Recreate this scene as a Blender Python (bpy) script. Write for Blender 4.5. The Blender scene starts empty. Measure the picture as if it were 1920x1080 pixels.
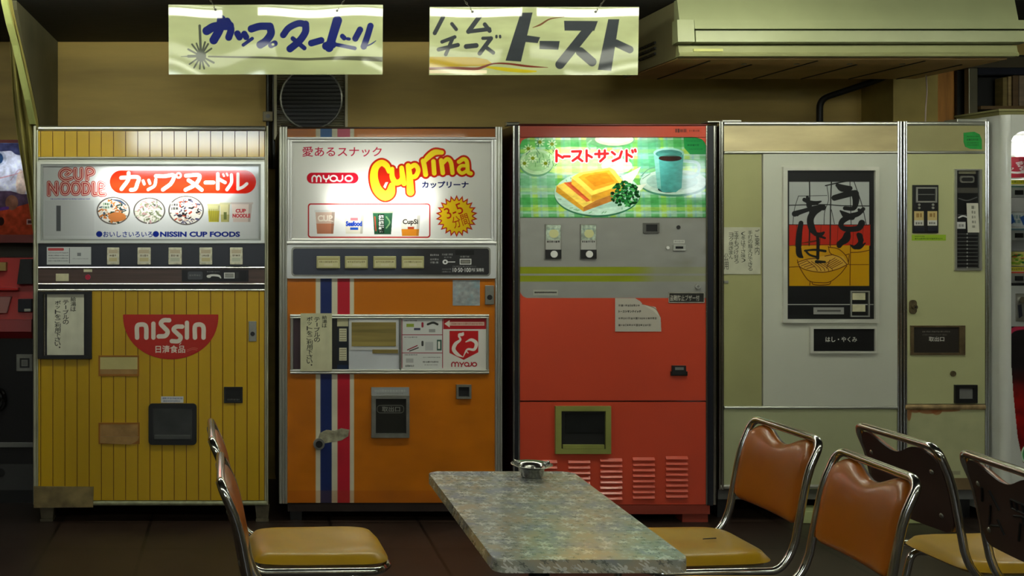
import bpy, bmesh, math, random
import numpy as np
from mathutils import Vector, Matrix
random.seed(7)
rng = np.random.default_rng(7)
SC = bpy.context.scene
COL = SC.collection
PI = math.pi

# ---------------------------------------------------------------- camera, world, exposure
FPX, PX0, PY0, EYE, D0 = 2100.0, 450.0, 420.0, 1.40, 5.25
cam_d = bpy.data.cameras.new('camera'); cam = bpy.data.objects.new('camera', cam_d); COL.objects.link(cam)
cam.location = (0, -D0, EYE); cam.rotation_euler = (PI / 2, 0, 0)
cam_d.sensor_width = 36; cam_d.lens = FPX / 1920 * 36
cam_d.shift_x = (960 - PX0) / 1920; cam_d.shift_y = -(540 - PY0) / 1920
cam_d.clip_start = 0.05
SC.camera = cam
w = bpy.data.worlds.new('world'); SC.world = w; w.use_nodes = True
w.node_tree.nodes['Background'].inputs[0].default_value = (0.85, 0.95, 1.0, 1)
w.node_tree.nodes['Background'].inputs[1].default_value = 14.0
SC.view_settings.view_transform = 'Standard'; SC.view_settings.look = 'None'
SC.view_settings.exposure = 0.52; SC.view_settings.gamma = 1.0
SC.view_settings.use_curve_mapping = False
TUBE_A, TUBE_B, TUBE_C = 26.0, 5.6, 16.0        # front, middle and rear rows of ceiling tubes
LAMP_N, LAMP_C, LAMP_T = 32.0, 29.0, 11.0         # lamps inside the three lit panels
LAMP_COL = (0.97, 1.0, 0.80)

# ---------------------------------------------------------------- helpers
def lin(c):
    c = c / 255.0
    return c / 12.92 if c <= 0.04045 else ((c + 0.055) / 1.055) ** 2.4
def L3(rgb): return tuple(lin(v) for v in rgb)
MATS = {}
def mat(name, rgb=(128, 128, 128), rough=.5, metal=0., coat=0., var=.12, scale=6., bump=0., spec=.5, stretch=None):
    if name in MATS: return MATS[name]
    m = bpy.data.materials.new(name); m.use_nodes = True; MATS[name] = m
    nt = m.node_tree; b = nt.nodes['Principled BSDF']
    b.inputs['Roughness'].default_value = rough; b.inputs['Metallic'].default_value = metal
    b.inputs['Coat Weight'].default_value = coat; b.inputs['Coat Roughness'].default_value = .08
    b.inputs['Specular IOR Level'].default_value = spec
    c = L3(rgb)
    tc = nt.nodes.new('ShaderNodeTexCoord'); mp = nt.nodes.new('ShaderNodeMapping')
    mp.inputs['Scale'].default_value = stretch or (1, 1, 1)
    nz = nt.nodes.new('ShaderNodeTexNoise'); nz.inputs['Scale'].default_value = scale; nz.inputs['Detail'].default_value = 5
    nt.links.new(tc.outputs['Object'], mp.inputs[0]); nt.links.new(mp.outputs[0], nz.inputs['Vector'])
    rp = nt.nodes.new('ShaderNodeValToRGB')
    rp.color_ramp.elements[0].position = .3; rp.color_ramp.elements[1].position = .7
    rp.color_ramp.elements[0].color = tuple(v * (1 - var) for v in c) + (1,)
    rp.color_ramp.elements[1].color = tuple(min(1, v * (1 + var)) for v in c) + (1,)
    nt.links.new(nz.outputs['Fac'], rp.inputs[0]); nt.links.new(rp.outputs[0], b.inputs['Base Color'])
    if bump:
        bp = nt.nodes.new('ShaderNodeBump'); bp.inputs['Strength'].default_value = bump; bp.inputs['Distance'].default_value = .01
        nt.links.new(nz.outputs['Fac'], bp.inputs['Height']); nt.links.new(bp.outputs[0], b.inputs['Normal'])
    return m
def emit(name, col, s):
    if name in MATS: return MATS[name]
    m = bpy.data.materials.new(name); m.use_nodes = True; MATS[name] = m
    nt = m.node_tree; nt.nodes.remove(nt.nodes['Principled BSDF'])
    e = nt.nodes.new('ShaderNodeEmission'); e.inputs[0].default_value = (*col, 1); e.inputs[1].default_value = s
    nt.links.new(e.outputs[0], nt.nodes['Material Output'].inputs[0]); return m
def print_mat(name, rough=.4, coat=0., lit=0., spec=.4):
    """printed sheet: colour comes from the print laid into the mesh; lit > 0 lets the lamp behind shine through"""
    if name in MATS: return MATS[name]
    m = bpy.data.materials.new(name); m.use_nodes = True; MATS[name] = m
    nt = m.node_tree; b = nt.nodes['Principled BSDF']
    a = nt.nodes.new('ShaderNodeAttribute'); a.attribute_name = 'print'
    nt.links.new(a.outputs['Color'], b.inputs['Base Color'])
    b.inputs['Roughness'].default_value = rough; b.inputs['Coat Weight'].default_value = coat; b.inputs['Coat Roughness'].default_value = .04; b.inputs['Specular IOR Level'].default_value = spec
    if lit:
        t = nt.nodes.new('ShaderNodeBsdfTranslucent'); nt.links.new(a.outputs['Color'], t.inputs[0])
        mx = nt.nodes.new('ShaderNodeMixShader'); mx.inputs[0].default_value = lit
        nt.links.new(b.outputs[0], mx.inputs[1]); nt.links.new(t.outputs[0], mx.inputs[2])
        gl = nt.nodes.new('ShaderNodeBsdfGlossy'); gl.inputs['Roughness'].default_value = .05; fr = nt.nodes.new('ShaderNodeFresnel'); m2 = nt.nodes.new('ShaderNodeMixShader')
        nt.links.new(fr.outputs[0], m2.inputs[0]); nt.links.new(mx.outputs[0], m2.inputs[1]); nt.links.new(gl.outputs[0], m2.inputs[2])
        nt.links.new(m2.outputs[0], nt.nodes['Material Output'].inputs[0])
    return m
def tag(o, label=None, cat=None, group=None, kind=None):
    if label: o['label'] = label
    if cat: o['category'] = cat
    if group: o['group'] = group
    if kind: o['kind'] = kind
    return o
ORG = {}
def empty(name, loc, label, cat, rot=(0, 0, 0), group=None):
    o = bpy.data.objects.new(name, None); COL.objects.link(o); o.location = loc; o.rotation_euler = rot
    o.empty_display_size = .1
    ORG[o] = Vector((0, 0, 0))
    return tag(o, label, cat, group)
def obj(name, bm, m, parent=None, smooth=False, label=None, kind=None, auto=None):
    me = bpy.data.meshes.new(name)
    if auto is not None:
        for f in bm.faces: f.smooth = True
    bmesh.ops.recalc_face_normals(bm, faces=bm.faces)
    bm.to_mesh(me); bm.free()
    if smooth: me.shade_smooth()
    if auto is not None: me.set_sharp_from_angle(angle=math.radians(auto))
    for mm in (m if isinstance(m, (list, tuple)) else [m]): me.materials.append(mm)
    o = bpy.data.objects.new(name, me); COL.objects.link(o)
    if parent: o.parent = parent
    if label: o['label'] = label
    if kind: o['kind'] = kind
    return o
def BM(): return bmesh.new()
def box(bm, x0, x1, y0, y1, z0, z1, bev=0., seg=2):
    vs = [bm.verts.new((x, y, z)) for x in (x0, x1) for y in (y0, y1) for z in (z0, z1)]
    fs = [bm.faces.new([vs[i] for i in q]) for q in ((0, 1, 3, 2), (4, 6, 7, 5), (0, 4, 5, 1), (2, 3, 7, 6), (0, 2, 6, 4), (1, 5, 7, 3))]
    if bev:
        es = list({e for f in fs for e in f.edges})
        bmesh.ops.bevel(bm, geom=es, offset=bev, segments=seg, profile=.5, affect='EDGES')
    return bm
def prism(bm, pts, axis, a, b):
    """closed outline pts (2D) extruded along an axis from a to b"""
    def P(p, t):
        return {'x': (t, p[0], p[1]), 'y': (p[0], t, p[1]), 'z': (p[0], p[1], t)}[axis]
    A = [bm.verts.new(P(p, a)) for p in pts]; B = [bm.verts.new(P(p, b)) for p in pts]
    n = len(pts)
    bm.faces.new(A); bm.faces.new(B[::-1])
    for i in range(n): bm.faces.new((A[i], A[(i + 1) % n], B[(i + 1) % n], B[i]))
    return bm
def tube(bm, path, r, n=10, closed=False):
    P = [Vector(p) for p in path]; rings = []; up = None
    N = len(P)
    for i in range(N):
        if closed: t = (P[(i + 1) % N] - P[i - 1]).normalized()
        else: t = (P[min(i + 1, N - 1)] - P[max(i - 1, 0)]).normalized()
        if up is None:
            up = t.orthogonal().normalized()
        up = (up - t * up.dot(t)).normalized(); s = t.cross(up)
        rings.append([bm.verts.new(P[i] + r * (math.cos(2 * PI * k / n) * up + math.sin(2 * PI * k / n) * s)) for k in range(n)])
    for i in range(N if closed else N - 1):
        A, B = rings[i], rings[(i + 1) % N]
        for k in range(n): bm.faces.new((A[k], A[(k + 1) % n], B[(k + 1) % n], B[k]))
    if not closed:
        bm.faces.new(rings[0][::-1]); bm.faces.new(rings[-1])
    return bm
def fillet(pts, rad, n=6):
    """round the corners of a 3D polyline"""
    out = [Vector(pts[0])]
    for i in range(1, len(pts) - 1):
        p, a, b = Vector(pts[i]), Vector(pts[i - 1]), Vector(pts[i + 1])
        r = min(rad, (a - p).length * .49, (b - p).length * .49)
        s = p + (a - p).normalized() * r; e = p + (b - p).normalized() * r
        for k in range(n + 1):
            t = k / n; out.append(s * (1 - t) ** 2 + 2 * p * t * (1 - t) + e * t * t)
    out.append(Vector(pts[-1])); return out
def lathe(bm, prof, n=32, c=(0, 0, 0)):
    rings = []
    for r, z in prof:
        rings.append([bm.verts.new((c[0] + r * math.cos(2 * PI * k / n), c[1] + r * math.sin(2 * PI * k / n), c[2] + z)) for k in range(n)])
    for A, B in zip(rings, rings[1:]):
        for k in range(n): bm.faces.new((A[k], A[(k + 1) % n], B[(k + 1) % n], B[k]))
    bm.faces.new(rings[0][::-1]); bm.faces.new(rings[-1]); return bm
def disc(bm, cx, cz, r, y0, y1, n=24):
    return prism(bm, [(cx + r * math.cos(2 * PI * k / n), cz + r * math.sin(2 * PI * k / n)) for k in range(n)], 'y', y0, y1)
def rrect(x0, y0, x1, y1, r, n=5):
    out = []
    for cx, cy, a in ((x1 - r, y1 - r, 0), (x0 + r, y1 - r, 90), (x0 + r, y0 + r, 180), (x1 - r, y0 + r, 270)):
        for k in range(n + 1):
            t = math.radians(a + 90 * k / n); out.append((cx + r * math.cos(t), cy + r * math.sin(t)))
    return out

class Frame:
    """measures of the place: a vertical plane at distance d from the eye, in the local space of a thing"""
    def __init__(s, root, d=D0):
        s.root, s.d, s.k = root, d, d / FPX
        s.o = Vector(root.location)
    def x(s, px): return (px - PX0) * s.k - s.o.x
    def z(s, py): return EYE - (py - PY0) * s.k - s.o.z
    def y(s, off): return s.d - D0 + off - s.o.y
    def bx(s, bm, x0, y0, x1, y1, f, b, bev=0.):
        return box(bm, s.x(x0), s.x(x1), s.y(f), s.y(b), s.z(y1), s.z(y0), bev)
    def part(s, name, m, rect, f, b, bev=0., parent=None, label=None):
        return obj(name, s.bx(BM(), *rect, f, b, bev), m, parent or s.root, label=label)
    def ring(s, bm, o, i, f, b):
        s.bx(bm, o[0], o[1], o[2], i[1], f, b); s.bx(bm, o[0], i[3], o[2], o[3], f, b)
        s.bx(bm, o[0], i[1], i[0], i[3], f, b); s.bx(bm, i[2], i[1], o[2], i[3], f, b); return bm
    def round_v(s, bm, x0, x1, y0, y1, f, b, n=8):
        a, c = s.x(x0), s.x(x1); r = (c - a) / 2; yf = s.y(f)
        pts = [(c, s.y(b)), (a, s.y(b))] + [((a + c) / 2 - r * math.cos(PI * k / n), yf + r * .8 * (1 - math.sin(PI * k / n))) for k in range(n + 1)]
        return prism(bm, pts, 'z', s.z(y1), s.z(y0))
    def round_h(s, bm, x0, x1, y0, y1, f, b, n=8):
        a, c = s.z(y1), s.z(y0); r = (c - a) / 2; yf = s.y(f)
        pts = [(s.y(b), c), (s.y(b), a)] + [(yf + r * .8 * (1 - math.sin(PI * k / n)), (a + c) / 2 - r * math.cos(PI * k / n)) for k in range(n + 1)]
        return prism(bm, pts, 'x', s.x(x0), s.x(x1))
    def poly(s, bm, pts, f, b): return prism(bm, [(s.x(p[0]), s.z(p[1])) for p in pts], 'y', s.y(f), s.y(b))
    def disc(s, bm, cx, cy, r, f, b, n=24): return disc(bm, s.x(cx), s.z(cy), r * s.k, s.y(f), s.y(b), n)

# ---------------------------------------------------------------- printed artwork
_glyph = {}
def glyph_tris(text, bold):
    key = (text, bold)
    if key not in _glyph:
        c = bpy.data.curves.new('t', 'FONT'); c.body = text; c.offset = bold; c.resolution_u = 3; c.align_x = 'CENTER'; c.space_line = .95
        o = bpy.data.objects.new('t', c); COL.objects.link(o); bpy.context.view_layer.update()
        me = bpy.data.meshes.new_from_object(o.evaluated_get(bpy.context.evaluated_depsgraph_get()))
        me.calc_loop_triangles()
        V = np.zeros(len(me.vertices) * 3, dtype=np.float32); me.vertices.foreach_get('co', V); V = V.reshape(-1, 3)[:, :2]
        T = np.zeros(len(me.loop_triangles) * 3, dtype=np.int32); me.loop_triangles.foreach_get('vertices', T); T = T.reshape(-1, 3)
        _glyph[key] = (V.copy(), T.copy())
        bpy.data.objects.remove(o); bpy.data.meshes.remove(me); bpy.data.curves.remove(c)
    return _glyph[key]
def smooth_pts(pts, n=6):
    P = np.array(pts, float)
    if len(P) < 3: return P
    E = np.vstack([2 * P[0] - P[1], P, 2 * P[-1] - P[-2]]); out = []
    for i in range(1, len(E) - 2):
        p0, p1, p2, p3 = E[i - 1:i + 3]
        for k in range(n):
            t = k / n
            out.append(.5 * ((2 * p1) + (-p0 + p2) * t + (2 * p0 - 5 * p1 + 4 * p2 - p3) * t * t + (-p0 + 3 * p1 - 3 * p2 + p3) * t ** 3))
    out.append(P[-1]); return np.array(out)
class Art:
    def __init__(s, x0, y0, x1, y1, res, bg):
        s.r = (x0, y0, x1, y1); s.res = res
        s.W = max(2, int((x1 - x0) * res) + 1); s.H = max(2, int((y1 - y0) * res) + 1)
        s.X, s.Y = np.meshgrid(np.linspace(x0, x1, s.W), np.linspace(y0, y1, s.H))
        s.C = np.empty((s.H, s.W, 3)); s.C[:] = bg; s.mask = None
        s.ox, s.oy, s.k = 0., 0., 1.
    def at(s, ox=0, oy=0, k=1.): s.ox, s.oy, s.k = ox, oy, k; return s
    def T(s, p): return np.array([[s.ox + q[0] / s.k, s.oy + q[1] / s.k] for q in p], float)
    def put(s, d, col, a=1.):
        c = np.clip(.5 - d * s.res, 0, 1)[..., None] * a
        s.C = s.C * (1 - c) + np.array(col, float) * c
    def d_rect(s, x0, y0, x1, y1, r=0.):
        (x0, y0), (x1, y1) = s.T([(x0, y0), (x1, y1)]); r = r / s.k
        qx = np.abs(s.X - (x0 + x1) / 2) - (x1 - x0) / 2 + r; qy = np.abs(s.Y - (y0 + y1) / 2) - (y1 - y0) / 2 + r
        return np.hypot(np.maximum(qx, 0), np.maximum(qy, 0)) + np.minimum(np.maximum(qx, qy), 0) - r
    def d_poly(s, pts):
        P = s.T(pts); d = np.full(s.X.shape, 1e9); sg = np.ones(s.X.shape)
        for i in range(len(P)):
            a, b = P[i], P[i - 1]; ex, ey = b - a; wx, wy = s.X - a[0], s.Y - a[1]
            t = np.clip((wx * ex + wy * ey) / (ex * ex + ey * ey + 1e-12), 0, 1)
            d = np.minimum(d, (wx - ex * t) ** 2 + (wy - ey * t) ** 2)
            c1, c2, c3 = s.Y >= a[1], s.Y < b[1], ex * wy > ey * wx
            sg = np.where((c1 & c2 & c3) | (~c1 & ~c2 & ~c3), -sg, sg)
        return sg * np.sqrt(d)
    def d_ell(s, cx, cy, rx, ry, rot=0.):
        (cx, cy), = s.T([(cx, cy)]); rx, ry = rx / s.k, ry / s.k
        x, y = s.X - cx, s.Y - cy; c, n = math.cos(rot), math.sin(rot)
        x, y = x * c + y * n, -x * n + y * c
        k1 = np.hypot(x / rx, y / ry); k2 = np.hypot(x / rx ** 2, y / ry ** 2)
        return k1 * (k1 - 1) / (k2 + 1e-9)
    def d_line(s, pts, w, curve=True):
        P = s.T(pts)
        ws = np.array(w if isinstance(w, (list, tuple)) else [w] * len(P), float) / s.k / 2
        if curve and len(P) > 2:
            Q = smooth_pts(np.c_[P, ws]); P, ws = Q[:, :2], np.maximum(Q[:, 2], .05)
        d = np.full(s.X.shape, 1e9)
        for i in range(max(1, len(P) - 1)):
            a, b = P[i], P[min(i + 1, len(P) - 1)]; ra, rb = ws[i], ws[min(i + 1, len(P) - 1)]
            ex, ey = b - a; wx, wy = s.X - a[0], s.Y - a[1]
            t = np.clip((wx * ex + wy * ey) / (ex * ex + ey * ey + 1e-12), 0, 1)
            d = np.minimum(d, np.hypot(wx - ex * t, wy - ey * t) - (ra + (rb - ra) * t))
        return d
    def rect(s, x0, y0, x1, y1, col, r=0., a=1.): s.put(s.d_rect(x0, y0, x1, y1, r), col, a)
    def poly(s, pts, col, a=1.): s.put(s.d_poly(pts), col, a)
    def ell(s, cx, cy, rx, ry, col, a=1., rot=0.): s.put(s.d_ell(cx, cy, rx, ry, rot), col, a)
    def line(s, pts, w, col, a=1., curve=True): s.put(s.d_line(pts, w, curve), col, a)
    def text(s, t, x0, y0, x1, y1, col, bold=0., rot=0., a=1.):
        V, Tr = glyph_tris(t, bold)
        (x0, y0), (x1, y1) = s.T([(x0, y0), (x1, y1)])
        lo, hi = V.min(0), V.max(0)
        U = np.empty_like(V); U[:, 0] = x0 + (V[:, 0] - lo[0]) / (hi[0] - lo[0]) * (x1 - x0)
        U[:, 1] = y1 - (V[:, 1] - lo[1]) / (hi[1] - lo[1]) * (y1 - y0)
        if rot:
            cx, cy = (x0 + x1) / 2, (y0 + y1) / 2; c, n = math.cos(rot), math.sin(rot); Q = U - (cx, cy)
            U = np.c_[cx + Q[:, 0] * c - Q[:, 1] * n, cy + Q[:, 0] * n + Q[:, 1] * c]
        ss = 4; SX = (s.W - 1) / (s.r[2] - s.r[0]); SY = (s.H - 1) / (s.r[3] - s.r[1])
        G = np.c_[((U[:, 0] - s.r[0]) * SX + .5) * ss, ((U[:, 1] - s.r[1]) * SY + .5) * ss]
        M = np.zeros((s.H * ss, s.W * ss), bool)
        for tri in Tr:
            p = G[tri]; ix0, iy0 = np.floor(p.min(0)).astype(int); ix1, iy1 = np.ceil(p.max(0)).astype(int)
            ix0, iy0 = max(ix0, 0), max(iy0, 0); ix1, iy1 = min(ix1, M.shape[1] - 1), min(iy1, M.shape[0] - 1)
            if ix1 < ix0 or iy1 < iy0: continue
            xx = np.arange(ix0, ix1 + 1)[None] + .5; yy = np.arange(iy0, iy1 + 1)[:, None] + .5
            e = [(p[(i + 1) % 3, 0] - p[i, 0]) * (yy - p[i, 1]) - (p[(i + 1) % 3, 1] - p[i, 1]) * (xx - p[i, 0]) for i in range(3)]
            ins = ((e[0] >= 0) & (e[1] >= 0) & (e[2] >= 0)) | ((e[0] <= 0) & (e[1] <= 0) & (e[2] <= 0))
            M[iy0:iy1 + 1, ix0:ix1 + 1] |= ins
        c = M.reshape(s.H, ss, s.W, ss).mean((1, 3))[..., None] * a
        s.C = s.C * (1 - c) + np.array(col, float) * c
    def column(s, t, xc, y0, y1, wd, col, bold=.01):
        """a vertical line of writing"""
        n = len(t); h = (y1 - y0) / n
        for i, ch in enumerate(t):
            cy = y0 + (i + .5) * h
            if ch == 'ー': s.line([(xc, cy - h * .32), (xc, cy + h * .32)], wd * .14, col)
            elif ch in '。、': s.ell(xc + wd * .3, cy - h * .25, wd * .12, wd * .12, col)
            else:
                q = .33 if ch in 'ッっょゃゅ' else .46
                s.text(ch, xc - wd * q, cy - h * q, xc + wd * q, cy + h * q, col, bold)
    def marks(s, x0, y0, x1, y1, h, col, a=.8, gap=.25):
        """a line of print too fine to read"""
        x = x0
        while x < x1:
            wv = h * random.uniform(.35, 1.0)
            s.rect(x, y0 + random.uniform(0, .2) * h, min(x + wv, x1), y1 - random.uniform(0, .2) * h, col, 0, a * random.uniform(.5, 1))
            x += wv + h * gap
    def blotch(s, amt, sc, seed=0, col=None):
        g = np.random.default_rng(seed); f = np.zeros(s.X.shape)
        for o in range(3):
            n = int(sc * 2 ** o) + 3; gh = g.random((n, n))
            u = (s.X - s.r[0]) / (s.r[2] - s.r[0]) * (n - 1.001); v = (s.Y - s.r[1]) / (s.r[3] - s.r[1]) * (n - 1.001)
            i, j = np.floor(u).astype(int), np.floor(v).astype(int); fu, fv = u - i, v - j
            f += (gh[j, i] * (1 - fu) * (1 - fv) + gh[j, i + 1] * fu * (1 - fv) + gh[j + 1, i] * (1 - fu) * fv + gh[j + 1, i + 1] * fu * fv - .5) / 2 ** o
        if col is None: s.C = np.clip(s.C * (1 + amt * f[..., None]), 0, 255)
        else:
            c = np.clip(f * amt, 0, 1)[..., None]; s.C = s.C * (1 - c) + np.array(col, float) * c
    def mesh(s, name, m, parent, fn, label=None, flip=False):
        """fn(px, py) -> arrays x, y, z in the parent's space"""
        x, y, z = fn(s.X, s.Y)
        co = np.stack([x + 0 * s.X, y + 0 * s.X, z + 0 * s.X], -1).reshape(-1, 3)
        idx = np.arange(s.W * s.H).reshape(s.H, s.W)
        q = np.stack([idx[1:, :-1], idx[1:, 1:], idx[:-1, 1:], idx[:-1, :-1]], -1)
        if s.mask is not None:
            cen = (s.mask[1:, :-1] + s.mask[1:, 1:] + s.mask[:-1, 1:] + s.mask[:-1, :-1]) / 4
            q = q[cen < 0]
        q = q.reshape(-1, 4)
        used, inv = np.unique(q, return_inverse=True); co = co[used]; q = inv.reshape(-1, 4)
        me = bpy.data.meshes.new(name)
        me.vertices.add(len(co)); me.vertices.foreach_set('co', co.astype(np.float32).ravel())
        me.loops.add(q.size); me.loops.foreach_set('vertex_index', q.astype(np.int32).ravel())
        me.polygons.add(len(q)); me.polygons.foreach_set('loop_start', np.arange(0, q.size, 4, dtype=np.int32))
        try: me.polygons.foreach_set('loop_total', np.full(len(q), 4, dtype=np.int32))
        except Exception: pass
        me.update(calc_edges=True)
        c = np.clip(s.C.reshape(-1, 3)[used] / 255., 0, 1)
        c = np.where(c <= .04045, c / 12.92, ((c + .055) / 1.055) ** 2.4)
        at = me.color_attributes.new('print', 'FLOAT_COLOR', 'POINT')
        at.data.foreach_set('color', np.c_[c, np.ones(len(c))].astype(np.float32).ravel())
        me.materials.append(m)
        o = bpy.data.objects.new(name, me); COL.objects.link(o); o.parent = parent
        if label: o['label'] = label
        return o
    def on(s, F, name, m, off, parent=None, label=None):
        return s.mesh(name, m, parent or F.root, lambda X, Y: (F.x(X), F.y(off) + 0 * X, F.z(Y)), label)

# ---------------------------------------------------------------- materials
M_CHROME = mat('chrome', (205, 205, 200), .16, 1, var=.03)
M_ALU = mat('aluminium', (205, 206, 196), .3, .85, var=.06)
M_STEEL = mat('dull_steel', (150, 150, 142), .35, .8, var=.15, scale=20)
M_BLACK = mat('black_plastic', (22, 22, 23), .4, var=.2)
M_DARK = mat('dark_inside', (9, 9, 9), .6)
M_GREY = mat('grey_paint', (120, 120, 118), .4)
M_NAVY = mat('navy_strip', (34, 36, 46), .3, var=.1)
M_WHITE = mat('white_inside', (225, 225, 222), .6, var=.02)
M_PRINT = print_mat('printed_paper', .55)
M_GLOSS = print_mat('printed_plastic', .3, .25)
M_SIGN = print_mat('sign_print', .4, .7, spec=.05)
M_LIT = print_mat('lit_print', .5, 0., .6, spec=.1)
M_CREAM = mat('cream_label', (205, 200, 165), .4, var=.1, scale=40)

# ---------------------------------------------------------------- room
WALL_Y, CEIL = 0.90, 2.40
RX0, RX1, RY0 = -3.6, 6.8, -8.4
def struct(name, bm, m): return tag(obj(name, bm, m), kind='structure')
def tile_floor():
    m = mat('floor_tile', (54, 41, 34), .38, var=.3, scale=3)
    nt = m.node_tree; b = nt.nodes['Principled BSDF']; src = b.inputs['Base Color'].links[0].from_socket
    tc = nt.nodes['Texture Coordinate']; br = nt.nodes.new('ShaderNodeTexBrick')
    br.offset = 0; br.inputs['Scale'].default_value = 1; br.inputs['Brick Width'].default_value = .42; br.inputs['Row Height'].default_value = .42
    br.inputs['Mortar Size'].default_value = .008; br.inputs['Color1'].default_value = (1, 1, 1, 1); br.inputs['Color2'].default_value = (.7, .7, .74, 1)
    br.inputs['Mortar'].default_value = (.28, .26, .25, 1)
    mx = nt.nodes.new('ShaderNodeMix'); mx.data_type = 'RGBA'; mx.blend_type = 'MULTIPLY'; mx.inputs[0].default_value = 1
    nt.links.new(tc.outputs['Object'], br.inputs['Vector']); nt.links.new(src, mx.inputs[6]); nt.links.new(br.outputs['Color'], mx.inputs[7])
    nt.links.new(mx.outputs[2], b.inputs['Base Color'])
    return m
M_WALL = mat('stained_brown_wall', (190, 162, 88), .6, var=.32, scale=2.2, stretch=(.35, 1, 2.2))
M_DULL = mat('dull_wall', (120, 112, 90), .8)
struct('floor', box(BM(), RX0, RX1, RY0, WALL_Y, -.05, 0), tile_floor())
struct('ceiling', box(BM(), RX0, RX1, RY0, WALL_Y, CEIL, CEIL + .06), mat('dark_ceiling', (34, 33, 32), .8, var=.5, scale=30, bump=.6, stretch=(.3, 3, 1)))
struct('wall_back', box(BM(), RX0, RX1, WALL_Y, WALL_Y + .1, 0, CEIL), M_WALL)
struct('wall_left', box(BM(), RX0 - .1, RX0, RY0, WALL_Y, 0, CEIL), M_DULL)
struct('wall_right', box(BM(), RX1, RX1 + .1, RY0, WALL_Y, 0, CEIL), M_DULL)
WIN = ((5.42, 5.72, 1.70, 2.2), (-1.35, .32, 2.0, 2.32))  # wide transom opening is added, unseen, to reflect in the yellow top panel
bm = BM(); xs = [RX0, -1.35, .32, 5.42, 5.72, RX1]
for x0, x1 in zip(xs, xs[1:]):
    o_ = [q for q in WIN if abs(q[0] - x0) < 1e-6]
    if o_: box(bm, x0, x1, RY0 - .1, RY0, 0, o_[0][2]); box(bm, x0, x1, RY0 - .1, RY0, o_[0][3], CEIL)
    else: box(bm, x0, x1, RY0 - .1, RY0, 0, CEIL)
struct('wall_front', bm, M_DULL)
for n_, (a0, a1, b0, b1) in enumerate(WIN):
    bm = BM()
    for q in ((a0, a0 + .03, b0, b1), (a1 - .03, a1, b0, b1), (a0 + .03, a1 - .03, b0, b0 + .03), (a0 + .03, a1 - .03, b1 - .03, b1)):
        box(bm, q[0], q[1], RY0 - .07, RY0 - .02, q[2], q[3])
    struct('window_%d' % (n_ + 1), bm, M_ALU)
# partition beside the first machine, its front edge raked back towards the floor
bm = BM(); prism(bm, [(WALL_Y, 0), (WALL_Y, CEIL), (-.24, CEIL), (-.22, 2.36), (.36, 1.88), (.36, 0)], 'x', -1.03, -1.0)
struct('wall_partition', bm, mat('partition_board', (108, 104, 78), .65, var=.2, scale=3))
# pillar, timber trim on the back wall
bm = box(BM(), 3.412, 3.645, .6, WALL_Y, 0, CEIL)
struct('wall_pillar', bm, mat('pillar_olive', (168, 148, 78), .6, var=.12))
struct('trim_1', box(BM(), 3.66, 3.97, .84, WALL_Y, 0, CEIL), mat('brown_timber', (190, 130, 60), .5, var=.25, scale=5, stretch=(6, 1, .6)))

# ---------------------------------------------------------------- ceiling lights
def ceiling_light(x, y, s, label, key, ln=1.2, wrap=False):
    r = empty('ceiling_light', (x, y, CEIL), label, 'light', group=None)
    obj('housing', prism(BM(), [(-.06, -.012), (.06, -.012), (.045, 0), (-.045, 0)], 'x', -ln / 2 - .03, ln / 2 + .03), M_WHITE, r)
    if wrap:
        bm = BM(); prism(bm, [(-.07, -.012), (-.075, -.035), (-.05, -.10), (.05, -.10), (.075, -.035), (.07, -.012)], 'x', -ln / 2, ln / 2)
        obj('diffuser', bm, emit('tube_' + key, LAMP_COL, s), r); return
    for sx in (-1, 1):
        obj('tube_holder', box(BM(), sx * (ln / 2 + .012) - .012, sx * (ln / 2 + .012) + .012, -.018, .018, -.062, -.012), M_WHITE, r)
    bm = BM(); tube(bm, [(-ln / 2, 0, -.042), (ln / 2, 0, -.042)], .019, 12)
    obj('fluorescent_tube', bm, emit('tube_' + key, LAMP_COL, s), r, smooth=False)
for i, x in enumerate((-.72, .70, 1.98, 3.35)):
    ceiling_light(x, -.86 if i < 3 else -1.3, TUBE_A, ['fluorescent tube on the ceiling before the noodle sign', 'fluorescent tube on the ceiling between the two hanging signs', 'fluorescent tube on the ceiling before the toast sign', 'fluorescent tube added on the ceiling to brighten the air conditioner'][i], 'front', 1.25 if i < 2 else 1.15)  # last fixture is unseen, added to brighten the air conditioner
for i, x in enumerate((-1.9, -.3, 1.3, 2.9, 4.5)):
    ceiling_light(x, -4.2, TUBE_B, ['overhead light added to brighten the arcade side', 'overhead fluorescent tube above the edge-on chairs aisle', 'overhead fluorescent tube above the floral table aisle', 'overhead fluorescent tube above the dark backed chairs', 'overhead light added to brighten the drink machine side'][i], 'middle', 1.3, True)  # end lights are unseen, added to brighten the left and right sides
for i, x in enumerate((-.9, 1.9, 4.0)):
    ceiling_light(x, -7.2, TUBE_C, ['rear fluorescent tube near the added transom window', 'rear fluorescent tube in the middle of the far ceiling', 'rear fluorescent tube near the tall window'][i], 'rear')

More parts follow.
